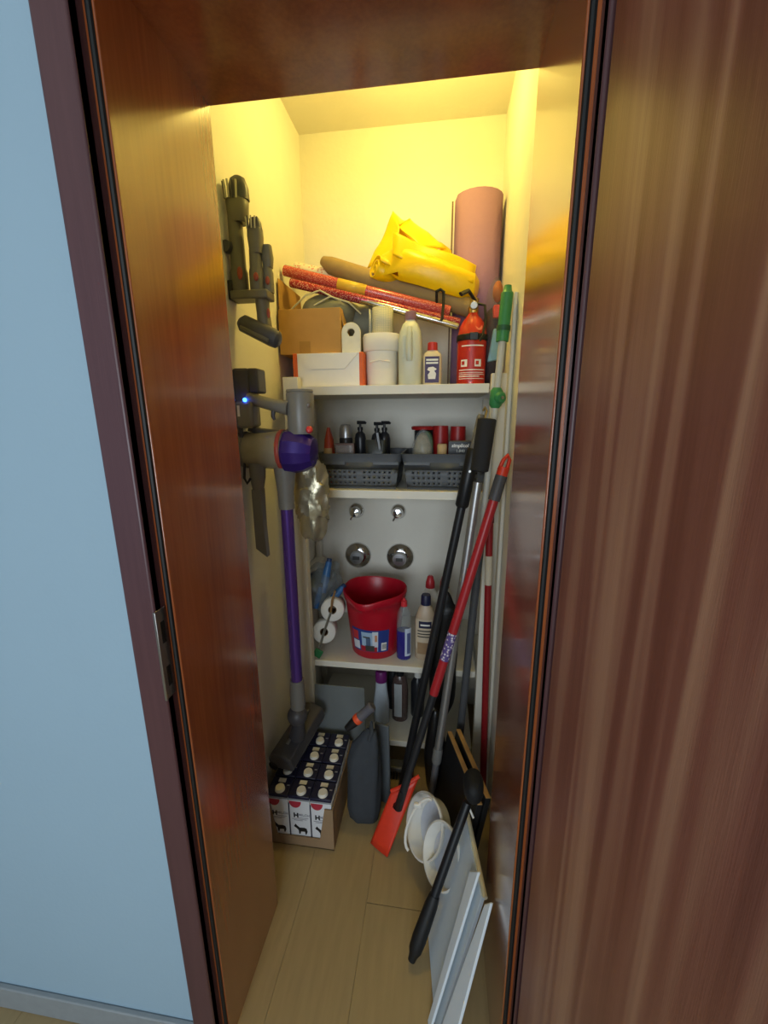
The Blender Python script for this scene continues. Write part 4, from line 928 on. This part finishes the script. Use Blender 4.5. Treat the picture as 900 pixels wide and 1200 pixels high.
# big pale panel leaning on the jamb
PG = mat('pale_blue_grey_laminate', '#c6d2da', .45, var=.03); PW2 = mat('white_laminate', '#dfe8ee', .4, var=.02)
t = thing('leaning_panel', 'pale blue-grey panel with cream edge leaning at the door jamb', 'panel', (.5, -.05, 0))
bn_, bf, tf, tn = (.482, -.214, .002), (.448, .062, .002), (.553, .118, .29), (.584, -.097, .285)
build(MB().quadslab([bn_, bf, tf, tn], -.010), 'face', PG, t, bevel=.001)
build(MB().tube([tn, tf], .0065, 8), 'edge_strip', mat('cream_edge', '#d6c9a4', .5), t)
build(MB().tube([Vector(tf)+Vector((0, 0, .006)), Vector(tf)+Vector((.008, 0, .012)), Vector(tf)+Vector((.018, -.01, -.006))], .0035, 8), 'edge_clip', WHITEPL, t)
def plank(lab_, pts, th):
    """narrow board through four corners: floor near, floor far, top far, top near"""
    t = thing('white_board', lab_, 'board', pts[0], 'narrow white boards by the jamb')
    p = [Vector(q) for q in pts]
    build(MB().quadslab(p, th), 'board', PW2, t, bevel=.0015)
    n_ = (p[1]-p[0]).cross(p[3]-p[0]).normalized()*th; u_ = (p[3]-p[0]).normalized()*.0015
    build(MB().add([p[3]+n_*.1, p[2]+n_*.1, p[2]+n_*.9, p[3]+n_*.9, p[3]+n_*.1+u_, p[2]+n_*.1+u_, p[2]+n_*.9+u_, p[3]+n_*.9+u_], [(0,1,2,3),(4,7,6,5),(0,4,5,1),(1,5,6,2),(2,6,7,3),(3,7,4,0)]), 'end_grain', mat('cream_edge2', '#cfc8b2', .6), t)
plank('narrow white board lying on the pale panel, the one further from the door', [(.4595, -.1855, .003), (.462, -.207, .003), (.574, -.068, .322), (.556, -.043, .287)], .007)
plank('narrow white board lying on the pale panel, its foot closest to the door', [(.467, -.245, .003), (.478, -.323, .003), (.594, -.148, .346), (.582, -.137, .322)], .007)

# two white tubs lying on their sides
TW = mat('tub_white', '#dcdad2', .45, var=.04); TI = mat('tub_inside', '#c6cbd6', .4)
def tub(lab_, c, ax, r, dep, clip):
    c, ax = Vector(c), Vector(ax).normalized()
    t = thing('white_plastic_tub', lab_, 'tub', tuple(c), 'white tubs on the floor by the boards')
    build(MB().lathe([(r*.0, -dep), (r*.8, -dep), (r*.86, -dep*.96), (r*.95, -.008), (r*1.04, -.006), (r*1.04, 0), (r*.98, .001), (r*.92, -.006), (r*.8, -dep*.9), (0, -dep*.88)], c, ax, 32, cap=False), 'shell', TW, t, 45)
    build(MB().lathe([(0, -dep*.86), (r*.77, -dep*.86)], c, ax, 32, cap=False), 'base_disc', TI, t)
    if clip:
        q = Vector((0,0,1)); s_ = ax.cross(q).normalized(); u_ = s_.cross(ax)
        pts = [c+(s_*math.cos(a)*.35+u_*math.sin(a))*r*1.02+ax*(.012+.02*math.cos(a)) for a in [-PI/2+PI*i/12 for i in range(13)]]
        h_ = build(MB().tube(pts, .0045, 8), 'handle', WHITEPL, t)
        m_ = pts[8]; build(MB().box(m_.x-.013, m_.x+.013, m_.y-.006, m_.y+.006, m_.z-.008, m_.z+.008), 'clip', WHITEPL, h_, bevel=.003)
tub('round white tub with handle and clip resting on the other tub', (.425, .165, .165), (-.72, -.42, .42), .088, .05, True)
tub('round white tub lying on its side next to the pale panel', (.478, .072, .178), (-.72, -.40, .42), .08, .03, False)

# black long-handled brush lying over the boards
A, B = Vector((.407, -.088, .02)), Vector((.565, .10, .405))
t = thing('black_brush', 'black long-handled brush with thick grip slanting over the boards', 'brush', (.407, -.088, 0))
P = lambda s_: along(A, B, s_)
build(MB().tube([P(0), P(.03), P(.06), P(.12), P(.30), P(.36)], [.010, .012, .018, .020, .018, .014], 14), 'grip', BLACKRUB, t)
build(MB().tube([P(.34), P(.9)], .0125, 12), 'shaft', BLACKPL, t)
hdm = build(MB().blob(P(1.0), (.028, .045, .036), .10, 20, 24, 16, 2, .85), 'head', mat('brush_black', '#121315', .7, bump=.4), t, 60)
